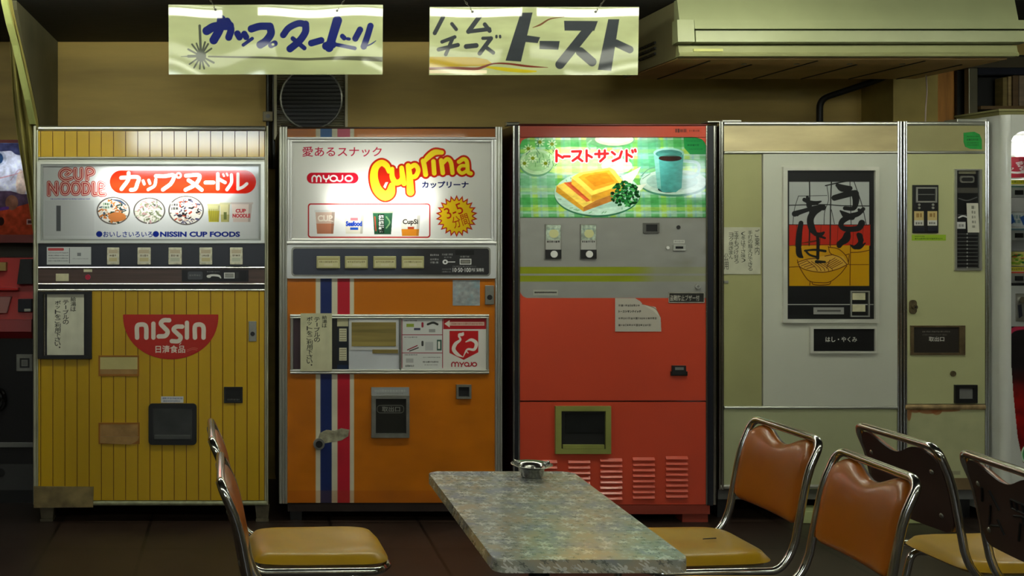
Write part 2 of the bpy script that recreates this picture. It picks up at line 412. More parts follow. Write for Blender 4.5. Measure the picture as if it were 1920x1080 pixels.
# ---------------------------------------------------------------- hanging signs
def hang_sign(rect, d, tilt, label):
    x0, y0, x1, y1 = rect; k = d / FPX
    cx = ((x0 + x1) / 2 - PX0) * k; zt = EYE - (y0 - PY0) * k; hx = (x1 - x0) / 2 * k; hz = (y1 - y0) * k
    r = empty('hanging_sign', (cx, d - D0, zt), label, 'sign', rot=(tilt, 0, 0))
    obj('board', box(BM(), -hx, hx, .0035, .009, -hz, 0), mat('sign_board', (170, 174, 140), .4), r)
    return r, lambda X, Y: ((X - (x0 + x1) / 2) * k, -.0006 + 0 * X, (y0 - Y) * k), k
def chains(r, k, rect, spots):
    x0, y0, x1, y1 = rect
    for (px, py, dx) in spots:
        bm = BM(); a = Vector(((px - (x0 + x1) / 2) * k, -.003, (y0 - py) * k))
        top = CEIL - r.location.z - .004
        b = Vector((a.x + dx, .02, top)); n = max(3, int((b - a).length / .012))
        dirv = (b - a).normalized()
        for i in range(n):
            c = a + (b - a) * ((i + .5) / n); q = dirv.to_track_quat('Z', 'Y')
            M = Matrix.Translation(c) @ q.to_matrix().to_4x4() @ Matrix.Rotation((i % 2) * PI / 2, 4, 'Z')
            tube(bm, [M @ Vector((.0035 * math.cos(t), 0, .0085 * math.sin(t))) for t in [2 * PI * j / 8 for j in range(8)]], .0012, 5, True)
        obj('chain', bm, mat('old_chain', (95, 92, 82), .4, .8), r)
        bm = BM(); disc(bm, a.x, a.z, .005, -.004, .006, 10); obj('eyelet', bm, M_BLACK, r)
def wobble(fn, amp, f):
    def g(X, Y):
        x, y, z = fn(X, Y); return x, y + amp * np.sin(X * f) * np.clip(1 - z * -3, 0, 1), z
    return g
SG = (150, 155, 116)
R1 = (316, 9, 718, 139)
a = Art(*R1, 1.5, SG); a.at(300, 0, 4.174); B = (12, 22, 84)
for p, wd in (([(365, 240), (430, 206), (545, 200)], 60), ([(480, 150), (465, 230), (420, 312)], 60), ([(525, 165), (555, 225), (538, 290)], 50),
              ([(606, 262), (622, 290)], 46), ([(660, 264), (674, 288)], 44), ([(722, 300), (652, 350)], 24),
              ([(715, 225), (780, 206), (860, 205)], 52), ([(862, 212), (868, 262), (830, 318), (785, 348)], 54), ([(870, 352), (898, 338)], 42),
              ([(965, 272), (1010, 216), (1085, 182), (1140, 190)], 46), ([(1140, 188), (1138, 250), (1090, 320), (1018, 380)], 50), ([(1040, 300), (1130, 374)], 32),
              ([(1185, 336), (1262, 314)], 46), ([(1388, 160), (1352, 280), (1325, 372)], [66, 62, 60]), ([(1302, 358), (1350, 345)], 58), ([(1370, 345), (1526, 376)], 26),
              ([(1428, 282), (1442, 296)], 34), ([(1468, 302), (1482, 304)], 22), ([(1566, 232), (1530, 300)], 44), ([(1648, 202), (1625, 280), (1596, 362)], 44), ([(1600, 362), (1650, 345), (1690, 318)], [14, 10, 5])):
    a.line(p, [q * 1.12 for q in wd] if isinstance(wd, list) else wd * 1.12, B)
a.ell(884, 346, 11, 10, SG)
G = (62, 66, 58)
a.ell(320, 436, 40, 44, G)
for e, wd in (((310, 200), 20), ((250, 345), 14), ((285, 338), 13), ((352, 328), 15), ((376, 342), 15), ((402, 378), 14), ((220, 384), 15), ((230, 500), 12), ((265, 528), 13), ((310, 536), 13), ((345, 534), 14), ((382, 514), 14), ((420, 488), 15), ((222, 438), 22)):
    a.line([(320, 436), e], wd, G)
a.line([(320, 436), (165, 440)], [20, 4], G)
a.line([(380, 440), (560, 444), (850, 449), (1100, 461), (1250, 458), (1450, 452), (1745, 462)], [12, 14, 17, 20, 20, 30, 38], (72, 72, 56))
a.blotch(.08, 5, 1)
r, fn, k = hang_sign(R1, 4.85, math.radians(2.7), 'white hanging board with blue brush lettering and a grey starburst')
a.mesh('lettering', M_SIGN, r, wobble(fn, .0022, .035)); chains(r, k, R1, ((404, 18, -.035), (632, 20, .05)))
R2 = (806, 13, 1198, 140)
a = Art(*R2, 1.5, SG); a.at(780, 0, 4.174); B = (44, 47, 52)
a.poly([(108, 442), (470, 446), (560, 464), (604, 496), (540, 514), (108, 522)], (150, 124, 6))
a.line([(560, 522), (700, 540), (850, 554), (945, 556)], [16, 30, 26, 12], (164, 150, 30))
a.rect(100, 546, 560, 572, (206, 190, 160)); a.line([(100, 534), (300, 530), (470, 536), (540, 518), (610, 496), (720, 496), (880, 516), (1038, 526)], [20, 20, 22, 18, 12, 14, 16, 3], (96, 40, 30))
a.line([(915, 215), (975, 192), (1050, 148), (1160, 131)], [4, 14, 10, 3], (96, 62, 40))
for p, wd in (([(212, 134), (148, 258)], 32), ([(282, 186), (316, 228)], 28), ([(500, 126), (412, 246)], 36), ([(412, 246), (575, 226)], 32), ([(540, 190), (578, 240)], 32),
              ([(305, 288), (206, 326)], 28), ([(180, 386), (330, 350)], 32), ([(288, 300), (236, 424)], 28), ([(396, 362), (474, 354)], 38),
              ([(526, 298), (592, 296)], 26), ([(588, 300), (502, 416)], 34), ([(556, 372), (608, 410)], 30), ([(632, 280), (632, 290)], 19), ([(660, 280), (661, 290)], 19),
              ([(1372, 200), (1132, 502)], 72), ([(1290, 402), (1384, 482)], 70), ([(1570, 336), (1678, 386)], 58)):
    a.line(p, wd, B, curve=False)
for p in ([(820, 100), (912, 98), (826, 480), (705, 472)], [(860, 274), (974, 290), (955, 336), (848, 326)], [(970, 318), (1128, 320), (1118, 387), (970, 382)],
          [(1160, 162), (1425, 164), (1398, 240), (1165, 238)], [(1506, 150), (1592, 150), (1536, 552), (1430, 544)]):
    a.poly(p, B)
a.blotch(.10, 9, 2)
r, fn, k = hang_sign(R2, 4.85, math.radians(2.7), 'white hanging board with grey-black lettering and yellow brush swoosh')
a.mesh('lettering', M_SIGN, r, wobble(fn, .0012, .03)); chains(r, k, R2, ((886, 22, -.05), (1117, 22, .06)))

# ---------------------------------------------------------------- vending machine pieces
def lamp_box(F, rect, y, key, s, xs, depth=.13, off=.05, m=None):
    """white lamp compartment with its fluorescent tube behind a lit panel"""
    x0, y0, x1, y1 = rect; bm = BM()
    F.bx(bm, x0, y0, x1, y1, depth, depth + .008)
    F.bx(bm, x0 - 2, y0 - 2, x0, y1 + 2, .004, depth); F.bx(bm, x1, y0 - 2, x1 + 2, y1 + 2, .004, depth)
    F.bx(bm, x0 - 2, y0 - 2, x1 + 2, y0, .004, depth); F.bx(bm, x0 - 2, y1, x1 + 2, y1 + 2, .004, depth)
    b = obj('lamp_compartment', bm, m or M_WHITE, F.root)
    bm = BM(); tube(bm, [(F.x(xs[0]), F.y(off), F.z(y)), (F.x(xs[1]), F.y(off), F.z(y))], .013, 10)
    obj('lamp_tube', bm, emit('lamp_' + key, (1, 1, .93), s), b)
def notice(F, rect, cols, f, parent, res=2.2, paper=(206, 206, 186), name='paper_notice', label=None, tilt=0.):
    a = Art(*rect, res, paper)
    for t, xc, y0, y1, wd in cols: a.column(t, xc, y0, y1, wd, (40, 40, 38))
    a.blotch(.08, 4, 5)
    sh = lambda X, Y: (F.x(X + tilt * (Y - rect[1]) / (rect[3] - rect[1])), F.y(f) + .002 * np.sin((Y - rect[1]) / 18.), F.z(Y))
    return a.mesh(name, M_PRINT, parent or F.root, sh, label)
def lock(F, rect, f, parent=None):
    b = F.part('lock', M_STEEL, rect, f, 0, .002, parent)
    x0, y0, x1, y1 = rect; bm = BM(); F.disc(bm, (x0 + x1) / 2, y0 + (y1 - y0) * .62, (x1 - x0) * .28, f - .004, f); obj('keyhole', bm, M_BLACK, b)
    return b
def cup(a, x0, y0, x1, y1, body, low, lowf=.5, rim=(225, 225, 220), t=None, tc=(30, 60, 160), th=(.3, .55)):
    w_ = x1 - x0; e = w_ * .09
    def at(f): return y0 + (y1 - y0) * f
    def sx(f): return e * f
    a.poly([(x0, y0), (x1, y0), (x1 - e, y1), (x0 + e, y1)], body)
    a.poly([(x0 + sx(lowf), at(lowf)), (x1 - sx(lowf), at(lowf)), (x1 - e, y1), (x0 + e, y1)], low)
    a.rect(x0 - e * .5, y0 - (y1 - y0) * .05, x1 + e * .5, y0 + (y1 - y0) * .05, rim, 3)
    a.poly([(x1 - w_ * .16, y0 + 6), (x1, y0 + 6), (x1 - e, y1), (x1 - w_ * .2, y1)], (60, 60, 60), .22)
    if t: a.text(t, x0 + w_ * .12, at(th[0]), x1 - w_ * .12, at(th[1]), tc, .03)

# ================================================================ yellow machine
def yellow_machine():
    r = empty('vending_machine', ((283 - PX0) * .0025, .3, 0), 'yellow vending machine with vertical stripes and a red half-round emblem', 'vending machine')
    F = Frame(r)
    shell = mat('olive_shell', (120, 112, 60), .5)
    bm = BM(); F.bx(bm, 63, 238, 502, 945, .145, .62); F.bx(bm, 63, 238, 72, 945, .012, .145); F.bx(bm, 496, 238, 502, 945, .012, .145); F.bx(bm, 72, 238, 496, 246, .012, .145)
    obj('cabinet', bm, shell, r)
    M_TR = mat('white_edge_trim', (190, 190, 165), .3, .5, var=.15)
    bm = BM(); F.round_v(bm, 62, 68, 236, 946, -.004, .012); F.round_v(bm, 68, 72, 244, 946, .0, .012); obj('edge_trim', bm, M_TR, r)
    bm = BM(); F.round_v(bm, 496, 499.5, 246, 946, .0, .012); F.round_v(bm, 499.5, 503, 236, 946, -.004, .012); obj('edge_trim', bm, M_TR, r)
    bm = BM(); F.round_h(bm, 72, 497, 236, 246, -.004, .012); obj('top_trim', bm, M_ALU, r)
    # striped yellow panels: shallow grooves between boards
    def boards(name, y0, y1, f, m, xs0=72, xs1=496, tilt=0.):
        bm = BM(); n = 19; st = (490 - 76) / 18.2
        xs = [xs0] + [76.5 + st * i for i in range(n)] + [xs1]; xs = [x for x in xs if xs0 <= x <= xs1]
        for x0, x1 in zip(xs, xs[1:]):
            F.bx(bm, x0 + (.65 if x0 > xs0 else 0), y0, x1 - .65, y1, f, .02)
        if tilt:
            zm = F.z((y0 + y1) / 2)
            for v in bm.verts: v.co.y -= (v.co.z - zm) * tilt
        o = obj(name, bm, m, r)
        F.part('groove_backing', mat('groove_brown', (96, 46, 6), .6), (xs0, y0, xs1, y1), f + .004 + abs(tilt) * .07, .022, 0, o)
        return o
    M_Y = mat('yellow_board', (196, 160, 20), .3, coat=1, var=.08, scale=2.5, stretch=(3, 1, .5))
    M_Y2 = mat('yellow_door_board', (188, 150, 6), .42, coat=.1, var=.12, scale=2.0, stretch=(2, 1, .4))
    boards('top_panel', 246, 294, -.005, M_Y, tilt=.016)
    bm = BM(); F.round_h(bm, 72, 496, 294, 299, -.008, .02); F.round_h(bm, 72, 496, 299, 304, -.004, .02); obj('trim_strip', bm, M_ALU, r)
    bm = BM(); F.ring(bm, (70, 303, 496, 456), (77, 308, 489, 451), -.012, .02); o = obj('sign_frame', bm, M_ALU, r)
    bm = BM(); F.ring(bm, (77, 308, 489, 451), (81, 312, 485, 448), -.006, .02); obj('frame_lip', bm, mat('frame_lip', (150, 154, 150), .4, .5), o)
    # lit sign
    a = Art(81, 312, 485, 448, 1.6, (214, 218, 218)); a.at(0, 220, 3.6)
    a.rect(740, 358, 1728, 514, (232, 34, 12), 78)
    Wt = (252, 252, 250)
    for p, wd in ((q, v * .86) for q, v in (([(818, 408), (930, 404), (926, 450), (912, 484), (884, 490)], 28), ([(868, 376), (866, 420), (820, 484)], 28),
                  ([(966, 428), (974, 450)], 20), ([(1004, 424), (1012, 446)], 20), ([(1052, 420), (1042, 462), (1000, 488)], 22),
                  ([(1052, 396), (1110, 397), (1172, 392), (1155, 445), (1100, 488)], 28), ([(1255, 394), (1345, 392), (1322, 450), (1252, 490)], 28), ([(1272, 424), (1320, 456), (1362, 490)], 27),
                  ([(1388, 440), (1440, 440)], 28), ([(1470, 382), (1470, 482)], 26), ([(1476, 416), (1520, 440)], 24), ([(1506, 384), (1512, 396)], 15), ([(1530, 380), (1536, 392)], 15),
                  ([(1562, 388), (1562, 440), (1532, 488)], 25), ([(1606, 382), (1606, 484)], 25), ([(1606, 484), (1640, 470), (1666, 448)], 25))):
        a.line(p, wd, Wt)
    a.put(np.abs(a.d_ell(1206, 392, 15, 15)) - 1.6, Wt)
    logo = [[(478, 362), (445, 350), (412, 368), (408, 400), (440, 422), (482, 412)], [(466, 374), (450, 386)], [(508, 350), (508, 400), (528, 420), (550, 404), (550, 350)], [(588, 420), (588, 350), (622, 352), (628, 376), (592, 392)],
            [(330, 522), (330, 442)], [(330, 444), (382, 518)], [(382, 518), (382, 442)], [(412, 480), (425, 448), (455, 448), (468, 480), (452, 512), (425, 512), (412, 480)], [(484, 480), (496, 448), (526, 448), (540, 480), (524, 512), (496, 512), (484, 480)],
            [(562, 446), (562, 516)], [(562, 446), (592, 452), (602, 482), (590, 510), (562, 516)], [(630, 444), (630, 516), (656, 518)], [(702, 452), (672, 446), (672, 516), (706, 520)], [(672, 482), (698, 476)]]
    for wd, c in ((29, (172, 44, 52)), (19, (240, 214, 196)), (9, (186, 60, 64))):
        for p in logo: a.line(p, wd, c)
    a.marks(340, 546, 610, 556, 11, (90, 90, 170), .7)
    a.rect(380, 596, 410, 768, (44, 48, 54))
    a.rect(300, 562, 636, 800, (190, 194, 194), 0, .35)  # grey wash paints the dim, unlit lower left of the sign
    for cx, cy, rr, pal in ((765, 630, 113, [(235, 235, 228), (40, 60, 50), (200, 120, 60), (200, 120, 60), (70, 90, 110), (220, 210, 190)]),
                            (1008, 630, 108, [(235, 235, 230), (170, 180, 150), (120, 130, 100), (225, 220, 205), (190, 150, 150)]),
                            (1256, 628, 120, [(240, 238, 230), (50, 45, 50), (190, 80, 60), (90, 90, 120), (210, 190, 170)])):
        a.ell(cx, cy, rr, rr * .83, (96, 92, 88)); a.ell(cx, cy, rr - 9, rr * .83 - 9, (232, 230, 222))
        for _ in range(120):
            t, q = random.uniform(0, 2 * PI), math.sqrt(random.random()) * .82
            px, py = cx + rr * q * math.cos(t), cy + rr * .83 * q * math.sin(t); t2 = random.uniform(0, PI)
            a.line([(px, py), (px + 18 * math.cos(t2), py + 14 * math.sin(t2))], random.uniform(5, 13), random.choice(pal))
    a.ell(790, 672, 60, 32, (206, 128, 70)); a.line([(760, 556), (810, 566), (850, 592)], [6, 16, 6], (70, 86, 110))
    a.rect(692, 570, 745, 620, (226, 232, 220)); a.marks(696, 575, 742, 594, 16, (40, 80, 50)); a.marks(696, 598, 742, 616, 16, (40, 80, 50))
    a.marks(1036, 552, 1064, 576, 22, (60, 60, 60)); a.marks(1036, 582, 1064, 606, 22, (60, 60, 60))
    a.rect(1152, 575, 1210, 645, (238, 236, 228)); a.marks(1156, 580, 1206, 600, 16, (40, 40, 44)); a.marks(1156, 606, 1206, 626, 16, (40, 40, 44))
    cup(a, 1402, 590, 1485, 706, (206, 204, 150), (186, 176, 60), .35, rim=(196, 196, 150)); cup(a, 1486, 582, 1552, 706, (214, 210, 160), (180, 176, 110), .6, rim=(200, 200, 160))
    for i in range(5):
        a.line([(1412 + 13 * i, 620), (1424 + 10 * i, 700)], 4, (130, 130, 60))
    a.rect(1510, 640, 1530, 690, (110, 120, 70)); cup(a, 1562, 580, 1702, 706, (228, 214, 206), (214, 196, 188), .8, rim=(200, 190, 185))
    a.text('CUP', 1590, 618, 1660, 644, (196, 60, 70), .05); a.text('NOODLE', 1570, 650, 1690, 678, (196, 60, 70), .05)
    nv = (20, 40, 130)
    a.ell(670, 788, 21, 20, nv); a.text('おいしさいろいろ', 696, 770, 1030, 808, nv, .015); a.ell(1052, 788, 21, 20, nv); a.text('NISSIN CUP FOODS', 1080, 771, 1620, 807, nv, .045)
    a.on(F, 'sign_panel', M_LIT, .0)
    lamp_box(F, (83, 314, 483, 446), 348, 'noodle', LAMP_N, (195, 420), off=.04, m=mat('grey_compartment', (120, 122, 122), .6))
    # selector strip
    p = F.part('selector_strip', M_NAVY, (72, 457, 496, 500), -.002, .02)
    bm = BM(); F.round_h(bm, 72, 496, 500, 504, -.007, .02); obj('trim_strip', bm, M_CHROME, r)
    for x0, x1 in ((201, 224), (258, 283), (316, 341), (374, 398), (431, 455)):
        b = F.part('selector_button', mat('button_cream', (206, 204, 182), .3, var=.25, scale=60), (x0, 464, x1, 496), -.012, 0, .003)
        aa = Art(x0 + 3, 468, x1 - 3, 492, 3, (214, 212, 196)); aa.at()
        aa.rect(x0 + 3, 468, x1 - 3, 475, (190, 176, 150)); aa.marks(x0 + 5, 477, x1 - 5, 481, 4, (90, 80, 60)); aa.rect(x0 + 4, 483, x1 - 4, 490, random.choice([(196, 186, 140), (200, 190, 190), (186, 190, 170)]))
        aa.on(F, 'button_label', M_GLOSS, -.0126, b)
    aa = Art(88, 463, 171, 496, 2.2, (196, 200, 202)); aa.rect(90, 465, 120, 470, (186, 70, 74), 2)
    for y in (473, 478, 483, 488): aa.marks(91, y, 128, y + 2.2, 2.4, (70, 74, 80), .7)
    aa.rect(130, 465, 131, 494, (60, 60, 66)); aa.rect(145, 474, 152, 480, (120, 124, 130)); aa.marks(136, 484, 166, 486, 2.4, (110, 114, 120), .6)
    aa.on(F, 'instruction_label', M_GLOSS, -.003)
    M_WB = mat('wood_strip', (76, 58, 52), .35, var=.25, scale=4, stretch=(.6, 1, 22))
    F.part('wood_strip', M_WB, (72, 504, 496, 531), -.002, .02)
    aa = Art(341, 506, 466, 528, 2.6, (24, 24, 27)); aa.rect(352, 509, 380, 524, (70, 72, 78), 3); aa.marks(355, 514, 376, 518, 4, (140, 140, 140), .6)
    aa.line([(390, 518), (398, 516), (410, 517), (414, 521)], [5, 4, 4, 2], (225, 225, 222)); aa.ell(392, 518, 4, 3, (225, 225, 222))
    aa.marks(388, 508, 412, 511, 3, (180, 180, 180), .7); aa.rect(420, 511, 440, 522, (210, 210, 206)); aa.rect(422, 513, 438, 520, (20, 20, 22)); aa.rect(450, 508, 462, 526, (12, 12, 13)); aa.marks(443, 510, 448, 522, 3, (90, 90, 90))
    aa.on(F, 'coin_panel', M_GLOSS, -.0045)
    F.part('coin_slot', M_STEEL, (422, 513.5, 438, 519.5), -.007, -.004)
    F.part('price_tag', M_CREAM, (105, 513, 129, 527), -.005, 0); F.part('name_tag', M_CREAM, (157, 505, 173, 510), -.004, 0)
    bm = BM(); F.disc(bm, 165, 519.5, 5, -.008, 0); obj('indicator_lamp', bm, mat('red_lamp', (170, 30, 60), .3), r)
    bm = BM(); F.round_h(bm, 72, 496, 531, 534, -.006, .02); F.round_h(bm, 72, 496, 542, 545.5, -.008, .02); obj('trim_strip', bm, M_CHROME, r)
    F.part('dark_strip', M_BLACK, (72, 534, 496, 542), -.001, .02)
    door = boards('door', 545.5, 938, -.003, M_Y2)
    bm = BM(); F.round_h(bm, 64, 500, 939, 948, -.006, .145); obj('bottom_trim', bm, mat('green_white_trim', (150, 152, 120), .45, .3, var=.3, scale=30), r)
    # notice in a black frame
    bm = BM(); F.ring(bm, (72, 546, 173, 672), (82, 551, 165, 666), -.022, -.002); F.bx(bm, 82, 551, 165, 666, -.006, -.002); fr = obj('notice_frame', bm, M_BLACK, r)
    bm = BM(); F.round_v(bm, 82, 86, 551, 666, -.02, -.006); obj('frame_edge', bm, M_CHROME, fr)
    notice(F, (89, 551, 158, 665), (('給湯は', 138, 556, 584, 11), ('テーブルの', 124, 562, 608, 12), ('ポットをご利用下さい。', 109, 563, 657, 12)), -.012, fr)
    # red emblem, half an ellipse
    a = Art(231, 589, 411, 675, 2, (178, 42, 32)); a.at(0, 500, 3.6)
    th = [PI * i / 28 for i in range(29)]
    out = [(1153 + 322 * math.cos(t), 323 + 302 * math.sin(t) ** .9) for t in th]
    a.mask = a.d_poly(out)
    for p, wd in ((q, v * 1.13) for q, v in (([(926, 478), (926, 404), (950, 390), (978, 394), (988, 416), (988, 478)], 27), ([(1036, 478), (1036, 384)], 26), ([(1142, 361), (1104, 362), (1086, 384), (1110, 412), (1132, 438), (1116, 466), (1072, 470)], 27),
                  ([(1230, 404), (1190, 405), (1172, 424), (1196, 450), (1220, 476), (1204, 502), (1160, 502)], 26), ([(1262, 478), (1262, 378)], 26), ([(1316, 478), (1316, 404), (1338, 390), (1362, 394), (1374, 414), (1374, 478)], 27))):
        a.line(p, wd, (222, 214, 200))
    a.text('日清食品', 1050, 530, 1250, 582, (222, 214, 200), .02)
    a.line([(1222, 514), (1212, 526)], 5, (222, 214, 200)); a.line([(1262, 562), (1300, 548), (1335, 552)], 3, (205, 120, 100)); a.line([(1262, 572), (1300, 558), (1330, 562)], 3, (205, 120, 100))
    a.on(F, 'round_emblem', M_GLOSS, -.0045, label='red half-round emblem with white lettering')
    lock(F, (466, 602, 481, 640), -.008)
    # slots
    fl = mat('cream_flap', (190, 180, 120), .4, var=.15)
    cb = mat('cardboard', (158, 122, 72), .7, var=.3, scale=14); tp = mat('brown_tape', (150, 116, 66), .35, var=.3, scale=12)
    bm = BM(); F.ring(bm, (185, 666, 261, 705), (188, 669, 258, 701), -.007, 0); p = obj('slot_frame', bm, mat('orange_frame', (150, 96, 20), .4), r)
    F.part('flap', fl, (188, 669, 258, 692), -.0055, 0, 0, p); F.part('tape', tp, (186, 692, 258, 701), -.006, -.002, 0, p)
    bm = BM(); F.ring(bm, (185, 792, 262, 832), (188, 795, 259, 826), -.007, 0); p = obj('slot_frame', bm, MATS['orange_frame'], r)
    F.part('cardboard_piece', cb, (188, 795, 259, 818), -.0055, 0, 0, p)
    bm = BM(); F.poly(bm, [(188, 818), (261, 818), (258, 826), (245, 833), (188, 830)], -.01, -.002); obj('tape', bm, tp, p)
    # outlet
    bm = BM(); F.poly(bm, rrect(279, 756, 369, 833, 7), -.016, 0); p = obj('outlet', bm, M_BLACK, r)
    bm = BM(); F.poly(bm, rrect(288, 765, 361, 824, 4), -.019, -.01); obj('outlet_flap', bm, mat('smoky_flap', (52, 54, 52), .25, var=.3, scale=12), p)
    F.part('flap_lip', mat('flap_lip', (70, 72, 70), .3), (290, 814, 358, 822), -.024, -.016, .002, p)
    aa = Art(302, 743, 344, 755, 3, (206, 208, 212)); aa.marks(304, 745, 342, 748.5, 3, (90, 100, 140)); aa.marks(306, 750, 338, 753.5, 3, (90, 100, 140)); aa.on(F, 'sticker', M_PRINT, -.004)
    bm = BM(); F.ring(bm, (420, 725, 455, 755), (423, 728, 452, 752), -.01, 0); p = obj('coin_return', bm, M_BLACK, r)
    F.part('return_cup', M_DARK, (423, 728, 452, 752), -.006, 0, 0, p); aa = Art(424, 746, 451, 751, 3, (26, 26, 26)); aa.marks(426, 747, 449, 750.5, 3, (110, 110, 110)); aa.on(F, 'return_label', M_PRINT, -.0065, p)
    bm = BM(); F.poly(bm, [(64, 911), (176, 912), (175, 950), (64, 951)], -.012, -.004); obj('cardboard_patch', bm, mat('worn_board', (120, 104, 66), .7, var=.45, scale=14), r)
    for x in (72, 478):
        bm = BM(); F.poly(bm, [(x, 948), (x + 28, 948), (x + 24, 984), (x + 4, 984)], .03, .09); box(bm, F.x(x + 2), F.x(x + 26), F.y(.02), F.y(.1), 0, .012); obj('foot', bm, mat('foot_paint', (88, 80, 60), .5, var=.3, scale=30), r)
        bm = BM(); F.bx(bm, x + 4, 948, x + 24, 985, .5, .56); box(bm, F.x(x + 2), F.x(x + 26), F.y(.48), F.y(.58), 0, .012); obj('foot', bm, MATS['foot_paint'], r)
yellow_machine()

# ================================================================ orange machine
def orange_machine():
    r = empty('vending_machine', ((731 - PX0) * .0025, .3, 0), 'orange vending machine with blue and red vertical stripes and lit white cup sign', 'vending machine')
    F = Frame(r)
    M_O = mat('orange_panel', (186, 104, 10), .3, coat=.25, var=.08, scale=1.6)
    bm = BM(); F.bx(bm, 524, 242, 940, 943, .145, .62); F.bx(bm, 524, 242, 538, 943, .012, .145); F.bx(bm, 928, 242, 940, 943, .012, .145); F.bx(bm, 538, 240, 930, 244, .012, .145)
    obj('cabinet', bm, mat('dark_shell', (46, 38, 30), .5), r)
    for xs in ((523, 529, 534, 539), (928, 933, 938, 942)):
        bm = BM()
        for a0, a1 in zip(xs, xs[1:]): F.round_v(bm, a0, a1, 238, 944, -.004, .012)
        obj('edge_trim', bm, M_ALU, r)
    bm = BM(); tube(bm, [(F.x(526), F.y(.0), F.z(235)), (F.x(545), F.y(.0), F.z(235))], .008, 8); obj('corner_cap', bm, M_CHROME, r)
    bm = BM(); F.round_h(bm, 539, 928, 238, 241.5, -.004, .012); obj('top_trim', bm, mat('dark_bronze', (70, 52, 36), .35, .4), r)
    def stripes(name, y0, y1, f, x0=539, x1=929):
        a = Art(x0, y0, x1, y1, 1.0, (188, 106, 10)); c = (206, 200, 176)
        for p, q, col in ((592, 664, c), (601, 622, (24, 40, 96)), (633, 656, (184, 30, 48))): a.rect(p, y0 - 2, q, y1 + 2, col)
        if y1 - y0 < 40:
            a.rect(601, y0 - 2, 622, y1 + 2, (40, 92, 150)); a.rect(633, y0 - 2, 656, y1 + 2, (196, 84, 110))
        if y0 < 600 and y1 - y0 > 100:
            a.rect(599, 565, 611, 572, (24, 40, 96)); a.marks(601, 566, 610, 570, 3, (200, 200, 200)); a.text('S TR', 634, 566, 655, 574, (222, 214, 200), .03)
        if y1 > 900:
            a.rect(539, 920, 929, 943, (150, 70, 16), 0, .25); a.blotch(.12, 6, 3)
        return a
    M_OP = print_mat('orange_print', .3, .25)
    F.part('front_plate', M_O, (539, 241, 929, 258), .004, .02); F.part('front_plate', M_O, (539, 459, 929, 943), .004, .02)
    a = stripes('top_band', 241.5, 257, 0); a.on(F, 'top_band', M_OP, -.001)
    a = stripes('upper', 521, 592, 0); a.on(F, 'door_upper_panel', M_OP, .0035)
    a = stripes('lower', 698, 943, 0); a.on(F, 'door_lower_panel', M_OP, .0035)
    # sign
    bm = BM()
    for y0, y1, f in ((257, 262, -.014), (262, 267, -.009), (447, 452, -.009), (452, 459, -.014)): F.round_h(bm, 538, 930, y0, y1, f, .02)
    for x0, x1, f in ((538, 543, -.014), (543, 548, -.009), (920, 925, -.009), (925, 930, -.014)): F.round_v(bm, x0, x1, 262, 452, f, .02)
    obj('sign_frame', bm, mat('bright_alu', (226, 226, 226), .38, .6, var=.02), r)
    a = Art(548, 267, 920, 448, 1.6, (236, 236, 228)); a.at(500, 220, 3.857)
    a.text('愛あるスナック', 258, 212, 832, 284, (196, 24, 64), .008)
    a.rect(290, 400, 663, 478, (206, 26, 48), 39); Wt = (250, 250, 248)
    for p in ([(330, 464), (330, 436), (344, 422), (360, 434), (361, 464)], [(361, 436), (376, 422), (391, 436), (392, 464)], [(410, 422), (414, 440), (430, 448), (446, 440), (450, 422)], [(430, 448), (430, 464)], [(548, 422), (548, 446), (532, 462), (514, 456)]):
        a.line(p, 11, Wt)
    for cx in (484, 594): a.put(np.abs(a.d_ell(cx, 442, 25, 20)) - 1.5, Wt)
    Ls = [([(884, 392), (868, 350), (828, 330), (786, 366), (776, 440), (800, 520), (850, 566), (892, 548), (906, 494)], [30, 44, 46, 52, 58, 66, 70, 66, 44]),
          ([(908, 372), (908, 430), (932, 470), (968, 462), (984, 430)], [30, 38, 42, 40, 34]), ([(976, 366), (984, 430), (994, 480)], [34, 40, 34]),
          ([(1024, 350), (1034, 440), (1040, 540)], [38, 46, 52]), ([(1040, 360), (1074, 346), (1096, 380), (1078, 424), (1044, 432)], 34),
          ([(1132, 316), (1142, 360), (1150, 414)], 36), ([(1140, 322), (1168, 288), (1215, 254), (1266, 254)], [26, 40, 42, 32]),
          ([(1206, 318), (1212, 405)], 33), ([(1262, 312), (1274, 402)], 33), ([(1274, 330), (1306, 302), (1332, 326), (1344, 402)], 31),
          ([(1390, 322), (1424, 302), (1448, 322), (1456, 392), (1476, 406)], 30), ([(1450, 350), (1406, 352), (1388, 380), (1412, 404), (1452, 384)], 26)]
    dd = np.minimum.reduce([a.d_line(p, q) for p, q in Ls])
    dr = np.minimum.reduce([dd - 3.6, a.d_poly([(880, 345), (930, 370), (1000, 360), (1040, 345), (1130, 318), (1230, 300), (1440, 310), (1455, 410), (1110, 432), (1040, 440), (985, 490), (900, 470), (860, 470), (845, 500), (810, 510), (800, 380)])])
    a.put(dr, (196, 36, 18)); a.put(dd, (250, 224, 40))
    a.text('カップリーナ', 1122, 462, 1460, 512, (20, 30, 90), .035)
    a.rect(298, 622, 1184, 872, (190, 40, 40), 22); a.rect(307, 631, 1175, 863, (240, 240, 236), 15)
    cup(a, 352, 678, 494, 842, (214, 186, 168), (196, 128, 98), .55, t='CUP', tc=(246, 236, 222), th=(.18, .45)); a.line([(380, 750), (440, 745), (480, 752)], 6, (240, 230, 215))
    cup(a, 560, 688, 706, 842, (236, 232, 214), (230, 226, 206), .9); a.rect(606, 726, 660, 746, (222, 130, 140)); a.text('Seafood', 572, 750, 690, 788, (30, 70, 190), .06); a.rect(604, 796, 662, 814, (40, 90, 196))
